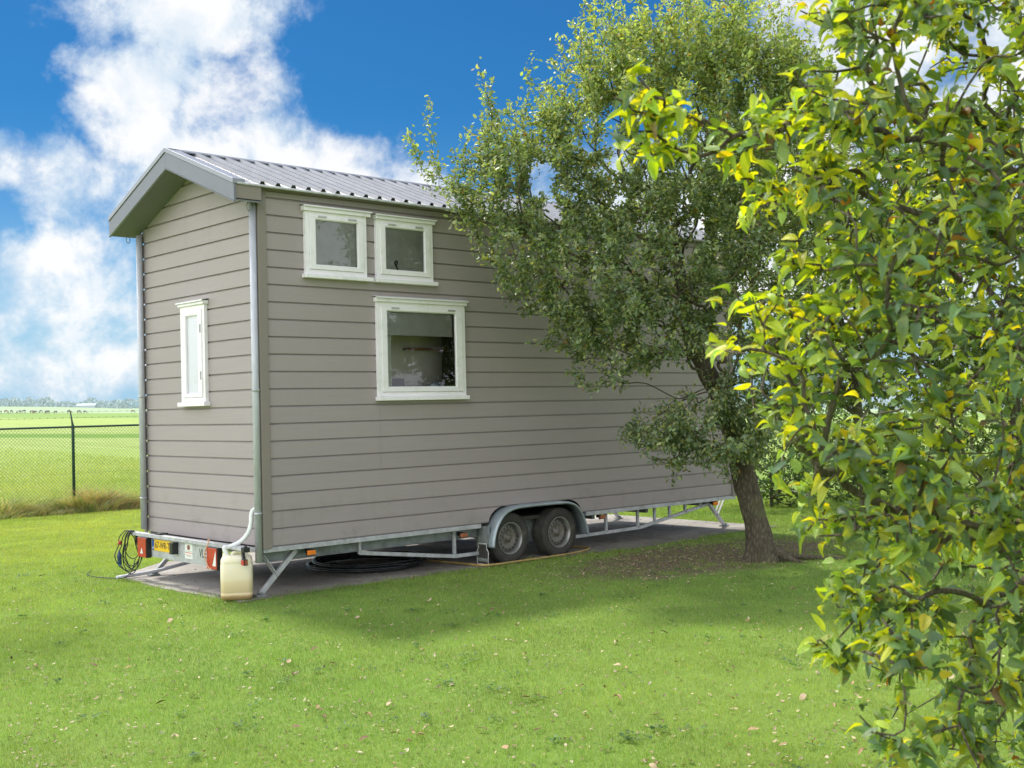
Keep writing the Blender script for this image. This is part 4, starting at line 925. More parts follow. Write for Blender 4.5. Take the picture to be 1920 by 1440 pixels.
def big_template():
    ss = [0, .10, .25, .42, .60, .78, .91, 1.0]; ww = [0, .15, .255, .29, .27, .19, .09, 0]
    V = [(0, 0, 0)]
    for s_, w in zip(ss[1:-1], ww[1:-1]):
        dz = .10*math.sin(s_*math.pi)-.24*s_*s_
        for e in (-1, -.5, 0, .5, 1): V.append((s_, w*e*.78, dz+abs(e)*w*.42+.018*math.sin(s_*24+e*2)*(abs(e) > .9)))
    V.append((1.0, 0, -.20)); F = []
    def I(r_, c): return 1+r_*5+c
    for c in range(4): F.append((0, I(0, c), I(0, c+1), I(0, c+1)))
    for r_ in range(5):
        for c in range(4): F.append((I(r_, c), I(r_+1, c), I(r_+1, c+1), I(r_, c+1)))
    e = len(V)-1
    for c in range(4): F.append((I(5, c), e, I(5, c+1), I(5, c+1)))
    return np.array(V, float), np.array(F)
def leaves(name, P, D, N, L, C, tmpl, m, parent, smooth=False, curl=None, tris=False):
    T, F = tmpl; D = D/np.linalg.norm(D, axis=1)[:, None]; S = np.cross(D, N); S /= np.maximum(1e-6, np.linalg.norm(S, axis=1))[:, None]; U = np.cross(S, D)
    cu = np.ones(len(P)) if curl is None else curl
    V = P[:, None, :]+L[:, None, None]*(T[None, :, 0:1]*D[:, None, :]+T[None, :, 1:2]*S[:, None, :]+(T[None, :, 2:3]*cu[:, None, None])*U[:, None, :])
    k = len(T); n = len(P)
    # split degenerate quads into real triangles
    quads = [f for f in F if len(set(f)) == 4]; trs = [tuple(dict.fromkeys(f)) for f in F if len(set(f)) == 3]
    me = bpy.data.meshes.new(name); off = (np.arange(n)*k)[:, None]
    loops = []; tot = []
    if quads: a = (off[:, :, None]+np.array(quads)[None]).reshape(-1); loops.append(a); tot.append(np.full(n*len(quads), 4))
    if trs: a = (off[:, :, None]+np.array(trs)[None]).reshape(-1); loops.append(a); tot.append(np.full(n*len(trs), 3))
    loops = np.concatenate(loops); tot = np.concatenate(tot); st = np.concatenate([[0], np.cumsum(tot)[:-1]])
    me.vertices.add(n*k); me.vertices.foreach_set('co', V.reshape(-1).astype(np.float32)); me.loops.add(len(loops)); me.loops.foreach_set('vertex_index', loops.astype(np.int32))
    me.polygons.add(len(tot)); me.polygons.foreach_set('loop_start', st.astype(np.int32)); me.polygons.foreach_set('loop_total', tot.astype(np.int32))
    if smooth: me.polygons.foreach_set('use_smooth', np.ones(len(tot), bool))
    me.update(calc_edges=True)
    at_ = me.color_attributes.new('col', 'FLOAT_COLOR', 'POINT'); c4 = np.ones((n*k, 4), np.float32); c4[:, :3] = np.repeat(C, k, axis=0); at_.data.foreach_set('color', c4.ravel())
    if k > 10: lc = me.attributes.new('lc', 'FLOAT_VECTOR', 'POINT'); lc.data.foreach_set('vector', np.tile(T, (n, 1)).astype(np.float32).ravel())
    me.materials.append(m); o = bpy.data.objects.new(name, me); COL.objects.link(o); attach(o, parent); return o
def rdir(n, rs): v = rs.normal(size=(n, 3)); return v/np.linalg.norm(v, axis=1)[:, None]
def pick(n, rs, table):     # table: (weight, colour)
    w = np.array([t[0] for t in table], float); w /= w.sum(); idx = rs.choice(len(table), n, p=w); c = np.array([t[1] for t in table])[idx]
    return c*rs.uniform(.75, 1.25, (n, 1))*rs.uniform(.92, 1.08, (n, 3))
def shoots(centres, count, rs, steps=(2, 5), step=.09, upness=.5, centre=None, keep=None):
    """random leafy shoots filling a set of ellipsoids (centre, (rx, ry, rz), weight)"""
    A = []; w = np.array([c[2] for c in centres], float); w /= w.sum()
    while len(A) < count:
        c, r_, _ = centres[rs.choice(len(centres), p=w)]
        d = rs.normal(size=3); d /= np.linalg.norm(d); rad_ = rs.uniform(.25, 1)**.45
        p = np.array(tuple(c))+d*rad_*np.array(r_)
        g = d*.55+np.array([0, 0, upness])+rs.normal(size=3)*.35; g /= np.linalg.norm(g)
        for k in range(rs.randint(*steps)):
            if keep is None or keep(p): A.append(tuple(p))
            p = p+g*step*rs.uniform(.8, 1.2); g = g+np.array([0, 0, .06])+rs.normal(size=3)*.10; g /= np.linalg.norm(g)
    return A
def twig_leaves(pos, par, r, n0, rmax, per, rs, outc, spread=.03, L=(.035, .055)):
    idx = [i for i in range(n0, len(pos)) if r[i] < rmax and par[i] >= 0]
    idx = np.array(idx); k = rs.poisson(per, len(idx)); ii = np.repeat(idx, k); n = len(ii)
    t = rs.uniform(0, 1, (n, 1)); a = pos[par[ii]]; b = pos[ii]; seg = b-a; ln = np.linalg.norm(seg, axis=1)[:, None]; ok = (ln[:, 0] < .6)
    t = np.where(ln > .2, 1-t*.2/np.maximum(ln, .2), t)
    P = a+seg*t; sd_ = seg/np.maximum(ln, 1e-5); out = P-np.array(tuple(outc)); out /= np.linalg.norm(out, axis=1)[:, None]
    D = sd_*.5+rdir(n, rs)*.75+out*.25+np.array([0, 0, -.12]); P = P+rdir(n, rs)*spread*rs.uniform(.2, 1, (n, 1))
    N = rdir(n, rs)*.75+np.array([0, 0, 1.0])+out*.2
    Ls = rs.uniform(L[0], L[1], n); return P[ok], D[ok], N[ok], Ls[ok], t[ok]

# ---------------------------------------------------------------- the apple tree in front of the house
M['bark'] = bark_mat('apple_bark', (.035, .028, .020), (.12, .10, .072), (.25, .225, .17), 34)
M['leaf'] = leaf_mat('apple_leaf', .36, .35, tmul=(1.9, 2.1, .9))
rs = np.random.RandomState(5)
apple = empty('apple_tree', (4.99, -2.13, 0), 'apple tree with leaning mossy trunk and dense dark crown in front of the house wall', 'tree')
TD = 13.02
trunk = [at(1432, 1056, TD), at(1424, 1010, TD), at(1408, 940, TD), at(1392, 870, TD), at(1375, 800, TD), at(1352, 745, TD-.02), at(1326, 700, TD-.05), at(1305, 655, TD-.1), at(1290, 600, TD-.15), at(1278, 530, TD-.15), at(1262, 450, TD-.1)]
trunk[0].z = -.06
tr = [.150, .134, .130, .130, .122, .112, .105, .095, .08, .065, .05]
def B(px, py, d, rx, ry, w, rd=None): return (at(px, py, d), (rx*1.07, (rd or rx)*1.0, ry*1.07), w)
blobs = [B(1170, 520, 12.3, 1.15, 1.0, 5), B(1040, 470, 12.2, .75, .62, 2.6), B(1300, 430, 12.6, 1.1, 1.0, 5), B(1230, 260, 12.6, 1.1, .95, 4), B(1400, 300, 12.9, 1.1, 1.1, 4), B(1130, 640, 12.4, .55, .42, 1.3), B(1210, 620, 12.3, .6, .4, 1.5),
         B(930, 395, 12.0, .42, .32, .7), B(875, 345, 11.8, .38, .32, .4), B(1010, 300, 12.2, .62, .50, 1.3), B(960, 260, 12.1, .35, .45, .35), B(1150, 130, 12.6, .55, .55, 1.0), B(1290, 80, 12.8, .8, .65, 1.5), B(1440, 160, 13, .8, .75, 1.6), B(1420, 560, 12.9, .8, .7, 2.0),
         B(1500, 420, 13.3, .9, 1.0, 2), B(1345, 805, 12.4, .56, .36, 1.7), B(1230, 815, 12.4, .36, .17, .8), B(1290, 850, 12.4, .30, .16, .4), B(1410, 750, 12.6, .45, .4, 1.6), B(1390, 865, 12.6, .30, .16, .7), B(1120, 710, 12.4, .25, .12, .15), B(1500, 640, 13.4, .6, .6, 1), B(1160, 20, 12.8, .4, .4, .4), B(1360, -20, 13, .8, .5, .8)]
def keep_out(p): return not (p[1] > -.22 and p[2] < 4.0) and not (p[1] > -.5 and p[2] < 4.75 and p[0] > -.3) 
A = shoots(blobs, 5000, rs, keep=keep_out)
for _ in range(230):     # long upright water shoots along the top and the left flank
    px_ = rs.uniform(800, 1560); base = np.interp(px_, [800, 900, 1000, 1080, 1200, 1400, 1560], [340, 290, 230, 150, 60, 60, 110]); base += abs(rs.normal())*60
    p = np.array(tuple(at(px_, base+40, 12.4+rs.uniform(-.4, .6)))); g = np.array([rs.normal()*.22-.05, rs.normal()*.2, 1.0])
    for k in range(rs.randint(4, 9)):
        if keep_out(p): A.append(tuple(p))
        p = p+g*.085; g = g+np.array([rs.normal()*.05, rs.normal()*.05, 0])
for px_, base, dx_, k_ in ((815, 330, 0, 10), (800, 345, -.03, 7), (905, 250, .02, 8), (925, 250, -.02, 9), (985, 215, .02, 8), (860, 330, .02, 6), (790, 315, -.04, 4), (1085, 120, .01, 9), (1065, 160, -.02, 6), (1100, 80, 0, 8)):
    p = np.array(tuple(at(px_, base, 12.0)))
    for k in range(k_): A.append(tuple(p)); p = p+np.array([dx_+rs.normal()*.012, rs.normal()*.015, .088])
for (x0, y0, x1, y1) in ((1290, 640, 1150, 560), (1280, 560, 1000, 440), (1000, 440, 850, 375), (1270, 500, 1060, 330), (1320, 700, 1240, 650), (1240, 650, 1110, 730), (1360, 790, 1200, 830), (1270, 480, 1250, 120), (1300, 640, 1420, 330), (1350, 745, 1450, 730)):
    for k in range(1, 11): t = k/10; A.append(tuple(at(x0+(x1-x0)*t+rs.normal()*5, y0+(y1-y0)*t+rs.normal()*5, 12.6-.5*t*(x1 < x0))))
pos, par, n0, pl = tree_nodes(smooth_path(trunk, 2), A, .32)
ttr = np.interp(np.linspace(0, 1, n0), np.linspace(0, 1, len(tr)), tr)
r = tree_radii(pos, par, n0, pl, .0021, 2.25, ttr)
w = tree_wood('trunk', pos, par, r, n0, M['bark'], apple, trunk_sides=26)
me = w.data
for v in me.vertices:       # swelling root flare and knotty trunk
    c = v.co
    if c.z < 2.6:
        ax_ = None; t = c.z; i = min(range(len(trunk)), key=lambda k: abs(trunk[k].z-t)); q_ = trunk[i]; d = Vector((c.x-q_.x, c.y-q_.y, 0)); L = d.length
        if L < .30 and L > .06:
            nn = noise.noise(c*3.0)*.03+noise.noise(c*9)*.012; fl_ = .055*max(0, 1-c.z/.32)**2*(1+.9*math.sin(math.atan2(d.y, d.x)*3+.6)); v.co += d.normalized()*(nn+fl_)
mb = MB(); mb.smooth = True
for a_, ln in ((R(-48), 1.1), (R(-80), .3)):
    p0 = Vector((4.99, -2.13, .03)); d = Vector((math.cos(a_), math.sin(a_), 0)); mb.tube(smooth_path([p0+d*.15+Vector((0, 0, .10)), p0+d*.28+Vector((0, 0, .03)), p0+d*(.28+ln*.4)+Vector((.03, .02, -.012)), p0+d*(.28+ln)+Vector((0, 0, -.05))], 4), [.055-.047*i/12 for i in range(13)], 10)
mb.build('root', M['bark'], apple)
CC = at(1230, 430, 12.7)
P, D, N, Ls, t = twig_leaves(pos, par, r, n0, .0062, 27, rs, CC, .085, (.038, .062))
heart = np.zeros(len(P))
for (c_, r_c, w_c) in blobs:
    q_ = (((P-np.array(tuple(c_)))/np.array(r_c))**2).sum(1); heart = np.maximum(heart, (1.15-q_)*min(1, w_c/2.5))
kp = rs.rand(len(P)) < np.clip(.38+heart*.85, .34, .95)*np.clip(1.08-(P[:, 2]-4.4)*.17, .45, 1.0); P, D, N, Ls = P[kp], D[kp], N[kp], Ls[kp]
zz_ = P[:, 2]; n_ = len(P)
TAB = [(4, (.130, .170, .098)), (4, (.170, .212, .108)), (3.2, (.23, .265, .12)), (2.4, (.31, .32, .125)), (.5, (.20, .20, .05)), (.15, (.24, .13, .03))]
C = pick(n_, rs, TAB); hi = np.clip((zz_-3.6)/2.5, 0, 1)[:, None]; C = C*(1+hi*np.array([.72, .60, .25]))  # upper leaves lightened in colour, painted sunlight on the crown top
lft = (((P-np.array(tuple(CAM)))@np.array(tuple(rt))) < -1.0)[:, None]; C = np.where(lft, C*np.array([1.3, 1.25, 1.05]), C)  # left flank of the crown lightened in colour as well, as if lit
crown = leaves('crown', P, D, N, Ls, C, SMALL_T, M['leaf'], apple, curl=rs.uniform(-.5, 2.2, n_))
print('apple', len(pos), n_)

# ---------------------------------------------------------------- trees and bushes beyond
def plain_tree(name, label, base, height, trunk_r, blobs, count, per, L, tab, group=None, seed=1, lean=(0, 0), rmax=.02, step=.14, cat='tree', tip=.004, topbase=.5):
    rs = np.random.RandomState(seed); o = empty(name, base, label, cat, group); b = Vector(base)
    T = [b+Vector((lean[0]*t*t, lean[1]*t*t, height*topbase*t-.05)) for t in (0, .2, .4, .6, .8, 1)]
    A = shoots(blobs, count, rs, step=step)
    pos, par, n0, pl = tree_nodes(smooth_path(T, 2), A, .3)
    r = tree_radii(pos, par, n0, pl, tip, 2.2, np.linspace(trunk_r, trunk_r*.5, n0))
    tree_wood('trunk', pos, par, r, n0, M['bark'], o, sides=4, trunk_sides=14, sub=2)
    P, D, N, Ls, t = twig_leaves(pos, par, r, n0, rmax, per, rs, tuple(b+Vector((0, 0, height*.6))), .07, L)
    leaves('crown', P, D, N, Ls, pick(len(P), rs, tab), SMALL_T, M['leaf'], o, curl=rs.uniform(-.5, 2.2, len(P))); return o
def G(px, d):
    p = CAM+(Vector((.677, .735, 0))+Vector((.736, -.677, 0))*((px-960)/FPX))*d; return Vector((p.x, p.y, Hz(p.x, p.y)))
TB = [(3, (.10, .145, .04)), (3, (.13, .18, .045)), (2, (.17, .21, .05)), (.8, (.24, .25, .05)), (2, (.07, .10, .035))]
b1 = G(1618, 17.5)
plain_tree('orchard_tree', 'tall loose crowned tree with yellow green top behind the leaning apple tree', b1, 6.2, .10, [(b1+Vector((-.6, .3, 3.4)), (1.7, 1.7, 1.5), 3), (b1+Vector((.3, -.5, 4.6)), (1.7, 1.6, 1.2), 2.4), (b1+Vector((-1.1, .9, 4.9)), (1.0, 1.0, 1.0), 1.2), (b1+Vector((.4, -.2, 2.3)), (1.5, 1.5, .8), 1.2)], 3000, 12, (.06, .095), TB, 'orchard trees at the right', 21, (-.3, .2), rmax=.03)
b2 = G(1900, 18.5)
plain_tree('orchard_tree', 'open crowned tree standing far right behind the yellowing branches', b2, 6.5, .12, [(b2+Vector((-.5, .3, 3.6)), (2.0, 2.0, 1.6), 3), (b2+Vector((0, 0, 5.1)), (1.6, 1.6, 1.1), 2), (b2+Vector((.4, -.5, 2.2)), (1.6, 1.6, .8), 1)], 2600, 12, (.06, .10), TB, 'orchard trees at the right', 22)
b3 = G(1475, 20.5)
for i, (px_, d_, hh, lb) in enumerate(((1440, 19.5, 1.25, 'round low bush in shade just right of the leaning apple trunk'), (1530, 21.0, 1.7, 'taller leafy bush at the pasture edge behind the apple trunk'), (1640, 20.0, 1.5, 'wide leafy bush between the thin orchard trunk and the pasture'), (1770, 21.5, 1.7, 'leafy bush behind the yellowing branches near the right edge'), (1900, 21, 1.6, 'leafy bush furthest right along the pasture edge'))):
    b = G(px_, d_)
    plain_tree('bush', lb, b, hh, .04, [(b+Vector((0, 0, hh*.55)), (1.05, 1.05, hh*.48), 2), (b+Vector((.4, -.4, hh*.35)), (.8, .8, hh*.35), 1)], 420, 9, (.05, .08), [(3, (.055, .09, .03)), (2, (.08, .13, .035)), (1.5, (.14, .2, .045)), (.6, (.24, .27, .05))], 'bushes along the pasture edge', 40+i, rmax=.03, cat='bush', tip=.003, topbase=.35)
bl_ = Vector((-4.3, 4.6, 0))  # added tree out of view, its crown shaped to cast the lawn's left shade band
plain_tree('orchard_tree', 'unseen flat crowned tree left of the house, added to shade the lawn', bl_, 7.2, .12, [(Vector((-2.5, 4.0, 6.3)), (1.35, .75, .7), 3), (Vector((-3.8, 4.1, 6.4)), (1.2, .8, .8), 2)], 520, 7, (.06, .09), TB, None, 77, (1.2, .2), topbase=.8)
# ---------------------------------------------------------------- yellowing branches close by on the right
M['bigleaf'] = leaf_mat('yellowing_apple_leaf', .44, .42, spots=True, back=(1.3, 1.5, 1.9), tmul=(2.6, 2.3, .4), rough=.44)
M['twig'] = bark_mat('grey_brown_twig_bark', (.03, .022, .016), (.15, .12, .095), (.30, .26, .22), 60)
rs = np.random.RandomState(9)
fb_ = at(2330, 1800, 3.9); fb_.z = 0
fore = empty('yellowing_apple_tree', fb_, 'nearby apple tree with large green and yellow spotted leaves hanging in from the right', 'tree')
T = [fb_+Vector((0, 0, -.05)), fb_+Vector((.02, 0, .5)), fb_+Vector((-.02, .03, .95)), fb_+Vector((-.06, .05, 1.4)), fb_+Vector((-.08, .08, 1.9)), fb_+Vector((-.05, .1, 2.5))]
LIMBS = [
 [(2200, 560, 3.7), (2080, 380, 3.5), (1980, 290, 3.3), (1880, 230, 3.1), (1800, 205, 3.0), (1720, 190, 2.95), (1660, 180, 2.9)],
 [(1800, 205, 3.0), (1760, 245, 2.9), (1700, 262, 2.8), (1640, 245, 2.75), (1590, 238, 2.7), (1510, 235, 2.62), (1460, 250, 2.58), (1400, 264, 2.55), (1340, 285, 2.52), (1270, 292, 2.5), (1210, 282, 2.48), (1160, 284, 2.45)],
 [(1400, 264, 2.55), (1350, 240, 2.5), (1290, 222, 2.46), (1250, 203, 2.44), (1222, 175, 2.42), (1205, 150, 2.42)], [(1250, 203, 2.44), (1205, 205, 2.42), (1165, 196, 2.40)], [(1270, 292, 2.5), (1235, 262, 2.47), (1205, 238, 2.45)],
 [(1590, 238, 2.7), (1540, 215, 2.66), (1490, 212, 2.62), (1430, 208, 2.6)],
 [(1560, 330, 2.8), (1520, 345, 2.7), (1480, 362, 2.66), (1430, 345, 2.62), (1390, 335, 2.6)], [(1480, 362, 2.66), (1450, 385, 2.62), (1430, 410, 2.6), (1412, 430, 2.6)],
 [(1520, 245, 2.7), (1555, 290, 2.76), (1520, 330, 2.7)],
 [(2200, 700, 3.8), (2080, 500, 3.5), (1960, 430, 3.3), (1860, 385, 3.2), (1770, 407, 3.1), (1720, 440, 3.0), (1670, 471, 2.95), (1620, 505, 2.9), (1575, 532, 2.85), (1530, 575, 2.8), (1490, 610, 2.75), (1440, 640, 2.7), (1400, 650, 2.65), (1360, 632, 2.6)],
 [(1620, 505, 2.9), (1570, 490, 2.8), (1535, 505, 2.75), (1500, 495, 2.7), (1470, 470, 2.68)],
 [(1530, 575, 2.8), (1480, 560, 2.72), (1430, 565, 2.68), (1400, 590, 2.66)],
 [(1670, 555, 3.0), (1600, 600, 2.9), (1540, 660, 2.85), (1500, 720, 2.8), (1480, 760, 2.8)],
 [(2150, 800, 3.7), (2050, 700, 3.5), (1960, 650, 3.3), (1900, 655, 3.2), (1850, 690, 3.1), (1780, 740, 3.0), (1720, 790, 2.9), (1650, 830, 2.85), (1580, 870, 2.8), (1530, 900, 2.75), (1500, 940, 2.7)],
 [(2200, 1150, 3.6), (2080, 1060, 3.4), (1980, 1040, 3.2), (1905, 1040, 3.1), (1870, 1010, 3.0), (1800, 985, 2.95), (1720, 965, 2.9), (1640, 985, 2.8), (1570, 975, 2.75), (1520, 990, 2.7)],
 [(1980, 1040, 3.2), (1900, 1100, 3.1), (1850, 1140, 3.0), (1825, 1195, 2.95), (1810, 1260, 2.9), (1795, 1335, 2.85), (1760, 1370, 2.8), (1735, 1400, 2.8), (1700, 1402, 2.75), (1650, 1375, 2.7), (1612, 1342, 2.7)],
 [(1850, 1140, 3.0), (1780, 1110, 2.9), (1700, 1140, 2.8), (1650, 1180, 2.75), (1600, 1240, 2.7), (1560, 1235, 2.68), (1525, 1200, 2.66)],
 [(1700, 1140, 2.8), (1640, 1130, 2.75), (1600, 1110, 2.72), (1570, 1080, 2.7)],
 [(2150, 100, 3.5), (2000, 60, 3.2), (1900, 20, 3.1), (1820, 30, 3.0), (1760, -20, 3.0), (1700, -60, 3.0)], [(1860, 130, 3.1), (1780, 80, 3.0), (1730, 30, 2.9), (1700, -20, 2.85)],
 [(1640, 180, 2.9), (1620, 120, 2.8), (1600, 60, 2.75), (1560, 20, 2.7)],
 [(1795, 1335, 2.85), (1830, 1400, 2.8), (1860, 1460, 2.8)], [(2000, 1250, 3.1), (1940, 1280, 2.9), (1880, 1340, 2.8), (1850, 1400, 2.8)]]
A = []
for L_i in LIMBS:
    pts = smooth_path([at(*q_) for q_ in L_i], 3)
    for p in pts: A.append((p.x+rs.normal()*.008, p.y+rs.normal()*.008, p.z+rs.normal()*.008))
nl = len(A)
POLY = [(1600, -60), (1500, 40), (1540, 130), (1500, 200), (1430, 215), (1440, 300), (1410, 340), (1420, 440), (1560, 480), (1480, 540), (1370, 590), (1380, 680), (1440, 760), (1500, 850), (1510, 960), (1560, 1040), (1600, 1080), (1540, 1180), (1560, 1240), (1640, 1270), (1690, 1330), (1690, 1500), (2450, 1500), (2450, -300), (1650, -300)]
def inside(x, y):
    c = False; j = len(POLY)-1
    for i in range(len(POLY)):
        (xi, yi), (xj, yj) = POLY[i], POLY[j]
        if (yi > y) != (yj > y) and x < (xj-xi)*(y-yi)/(yj-yi)+xi: c = not c
        j = i
    return c
while len(A) < 3300:
    x, y = rs.uniform(1370, 2450), rs.uniform(-300, 1500)
    if not inside(x, y): continue
    if y > 1050 and x < 1900 and rs.rand() < .55: continue
    if x < 1640 and rs.rand() < .45: continue
    d = rs.uniform(2.35, 3.1) if x < 1650 else rs.uniform(2.3, 4.4)
    p = np.array(tuple(at(x, y, d))); g = -np.array(tuple(rt))*.6+rs.normal(size=3)*.5+np.array([0, 0, .1]); g /= np.linalg.norm(g)
    for k in range(rs.randint(1, 4)): A.append(tuple(p)); p = p+g*.07; g = g+rs.normal(size=3)*.2; g /= np.linalg.norm(g)
pos, par, n0, pl = tree_nodes(smooth_path(T, 3), A, .22)
r = tree_radii(pos, par, n0, pl, .0024, 2.55, np.linspace(.10, .05, n0))
tree_wood('trunk', pos, par, r, n0, M['twig'], fore, sides=6, trunk_sides=16, sub=3)
P, D, N, Ls, t = twig_leaves(pos, par, r, n0, .0075, 6.0, rs, tuple(at(2300, 720, 3.8)), .034, (.030, .058))
xs = ((P-np.array(tuple(CAM)))@np.array(tuple(rt)))/((P-np.array(tuple(CAM)))@np.array(tuple(fw)))*FPX+960
kp = rs.rand(len(P)) < np.clip(.50+(xs-1400)/260*.5, .50, 1); P, D, N, Ls = P[kp], D[kp], N[kp], Ls[kp]
n_ = len(P); C = pick(n_, rs, [(5.5, (.070, .125, .060)), (4.6, (.115, .185, .062)), (3.6, (.22, .30, .045)), (2.1, (.34, .38, .03)), (.45, (.44, .38, .03)), (.3, (.16, .08, .03))])
xs = ((P-np.array(tuple(CAM)))@np.array(tuple(rt)))/((P-np.array(tuple(CAM)))@np.array(tuple(fw)))*FPX+960
yl = rs.rand(n_) < np.clip((1640-xs)/260, 0, .72); C[yl] = pick(int(yl.sum()), rs, [(3, (.31, .40, .03)), (1.8, (.42, .44, .025)), (1.6, (.20, .29, .045)), (.3, (.47, .39, .02))])
D = D*np.array([1, 1, .75])+np.array([0, 0, -.02])+rdir(n_, rs)*.4; N = N+rdir(n_, rs)*.5; leaves('crown', P, D, N, Ls, C, big_template(), M['bigleaf'], fore, smooth=True, curl=rs.uniform(-.4, 2.6, n_))
print('fore', len(pos), n_)
# ================================================================ grass
def blades(name, n, gen, m, label, cat, seg=1):
    """gen(n) -> base (n,3), height, width, lean vector, colour"""
    P, H, Wd, Ln, C = gen(n); n = len(P); a = nrs.uniform(0, 2*math.pi, n); s_ = np.stack([np.cos(a), np.sin(a), np.zeros(n)], 1)*Wd[:, None]
    up_ = np.array([0, 0, 1.])[None]*H[:, None]
    if seg == 1:
        V = np.stack([P-s_, P+s_, P+up_+Ln], 1).reshape(-1, 3); F = np.arange(3*n).reshape(-1, 3); k = 3
        c = np.repeat(C, 3, axis=0)
    else:
        V = np.stack([P-s_, P+s_, P+up_*.45+Ln*.18-s_*.8, P+up_*.45+Ln*.18+s_*.8, P+up_*.8+Ln*.55-s_*.5, P+up_*.8+Ln*.55+s_*.5, P+up_*1.0+Ln*1.05, P+up_*1.0+Ln*1.05], 1).reshape(-1, 3)
        b = (np.arange(n)*8)[:, None]; F = (b[:, :, None]+np.array([(0, 1, 3, 2), (2, 3, 5, 4), (4, 5, 7, 6)])[None]).reshape(-1, 4); c = np.repeat(C, 8, axis=0)
    o = fastmesh(name, V, F, m, None, c); o['kind'] = 'stuff'; o['label'] = label; o['category'] = cat; return o
M['grass'] = leaf_mat('grass_blade', .42, .25, tmul=(1.6, 1.5, .7), rough=.5, back=(1, 1, 1))
TILE = nrs.uniform(size=(64, 64))
def vnoise(x, y, s_):
    u, v = x*s_, y*s_; i, j = np.floor(u).astype(int), np.floor(v).astype(int); fu, fv = u-i, v-j; fu = fu*fu*(3-2*fu); fv = fv*fv*(3-2*fv)
    g = lambda a, b: TILE[a % 64, b % 64]
    return (g(i, j)*(1-fu)+g(i+1, j)*fu)*(1-fv)+(g(i, j+1)*(1-fu)+g(i+1, j+1)*fu)*fv
def soil_e(x, y):
    e = ((x-5.0)/2.5)**2+((y+1.45)/1.15)**2; return e
def pad_in(x, y):
    t = np.clip((x-2.5)/2.5, 0, 1); ye = -.02-.20*t+.03*np.sin(x*2.1)+.02*np.sin(x*5.7+1); j_ = (vnoise(x, y, 6.)-.45)*.16+(vnoise(x, y, 19.)-.5)*.08; return (x > -.26-.10*np.sin(y*1.2)+j_) & (x < 8.0) & (y > ye+j_) & (y < 3.3) & (y < 2.62+.884*(x+.26))
def lawn(n):
    # density falls off with distance from where one stands; the lawn runs from the camera to the fence
    d = 4.3+(nrs.uniform(0, 1, n)**1.15)*18.5; px = nrs.uniform(-620, 2420, n)
    lat = (px-960)/FPX*d; x = CAM.x+.677*d+.736*lat; y = CAM.y+.735*d-.677*lat
    e = soil_e(x, y)+(vnoise(x, y, 3.1)-.5)*1.6+(vnoise(x, y, 9.)-.5)*1.2
    bare = vnoise(x, y, 1.3)*.5+vnoise(x, y, 4.1)*.5
    keep = (~pad_in(x, y)) & (y < 11.5) & (nrs.rand(n) < np.clip((e-.35)/.9, .16, 1)) & (nrs.rand(n) < .80+.2*bare)
    x, y, d = x[keep], y[keep], d[keep]; n = len(x); P = np.stack([x, y, np.zeros(n)], 1)
    k = np.clip(d/9, .75, 2.2); H = nrs.uniform(.014, .034, n)*(.75+.40*vnoise(x, y, 2.2))*(1+.7*np.clip(vnoise(x+5, y, 7.)-.72, 0, 1)/.28); Wd = nrs.uniform(.0011, .0021, n)*k
    edge = pad_in(x, y+.12) | pad_in(x+.12, y); H = np.where(edge, H*1.55, H)
    Ln = np.stack([nrs.normal(0, .010, n), nrs.normal(0, .010, n), np.zeros(n)], 1)
    v1 = vnoise(x, y, .55)[:, None]; v2 = vnoise(x+31, y, 2.4)[:, None]; v3 = vnoise(x, y+17, 6.5)[:, None]
    C = np.array([.198, .350, .070])*(1-v1)+np.array([.335, .465, .10])*v1; C = C*(1+np.clip((y-1.0)/5, 0, 1)[:, None]*np.array([.50, .22, .1]))  # farther back, a sunlit yellow-green is painted into the blades, with straw tone
    C = C*.90*(1.12-.30*v2)*(1.08-.22*v3)+np.array([.05, .02, .01])*np.clip(vnoise(x+9, y+3, 3.3)[:, None]-.5, 0, 1)
    C = C*nrs.uniform(.7, 1.3, (n, 1)); st = nrs.rand(n) < .035; C[st] = np.array([.50, .44, .22])
    return P, H, Wd, Ln, C
blades('lawn_grass', 1500000, lawn, M['grass'], 'short mown green lawn', 'grass')
def rough(n):
    x = nrs.uniform(-3.5, 14, n); y = 11.35+nrs.gamma(2.0, .28, n); y = np.minimum(y, 13.2)
    h = .10+.34*vnoise(x, y, 1.3)**1.3+.20*vnoise(x, y, 4.1)+.30*np.exp(-((x-3.5)/.5)**2); h *= np.clip((y-11.25)/.5, .45, 1)*.85
    P = np.stack([x, y, np.zeros(n)], 1); H = h*nrs.uniform(.35, 1.3, n); Wd = nrs.uniform(.003, .0065, n)
    cl = np.floor(x*3.1+2*vnoise(x, y, 2.)).astype(int)*7+np.floor(y*3.3).astype(int); ca = TILE[cl % 64, (cl*5) % 64]*6.28; cs = .10+.30*TILE[(cl*3) % 64, cl % 64]
    Ln = np.stack([np.cos(ca)*cs+nrs.normal(0, .12, n), np.sin(ca)*cs*.8+nrs.normal(-.05, .12, n), -.25*cs], 1)*(H/.3)[:, None]
    v = vnoise(x, y, 1.7)[:, None]; pk = nrs.rand(n)[:, None]
    C = np.where(pk < .20+.25*(v > .55), np.array([.55, .45, .28]), np.where(pk < .8, np.array([.26, .36, .09]), np.array([.16, .22, .06])))*nrs.uniform(.7, 1.25, (n, 1))
    C = np.where((np.exp(-((x-3.7)/.5)**2)[:, None] > .4) & (nrs.rand(n)[:, None] < .5), np.array([.46, .33, .20]), C)
    return P, H, Wd, Ln, C
blades('rough_grass', 46000, rough, M['grass'], 'long tangled straw and green grass along the fence foot', 'grass', 2)
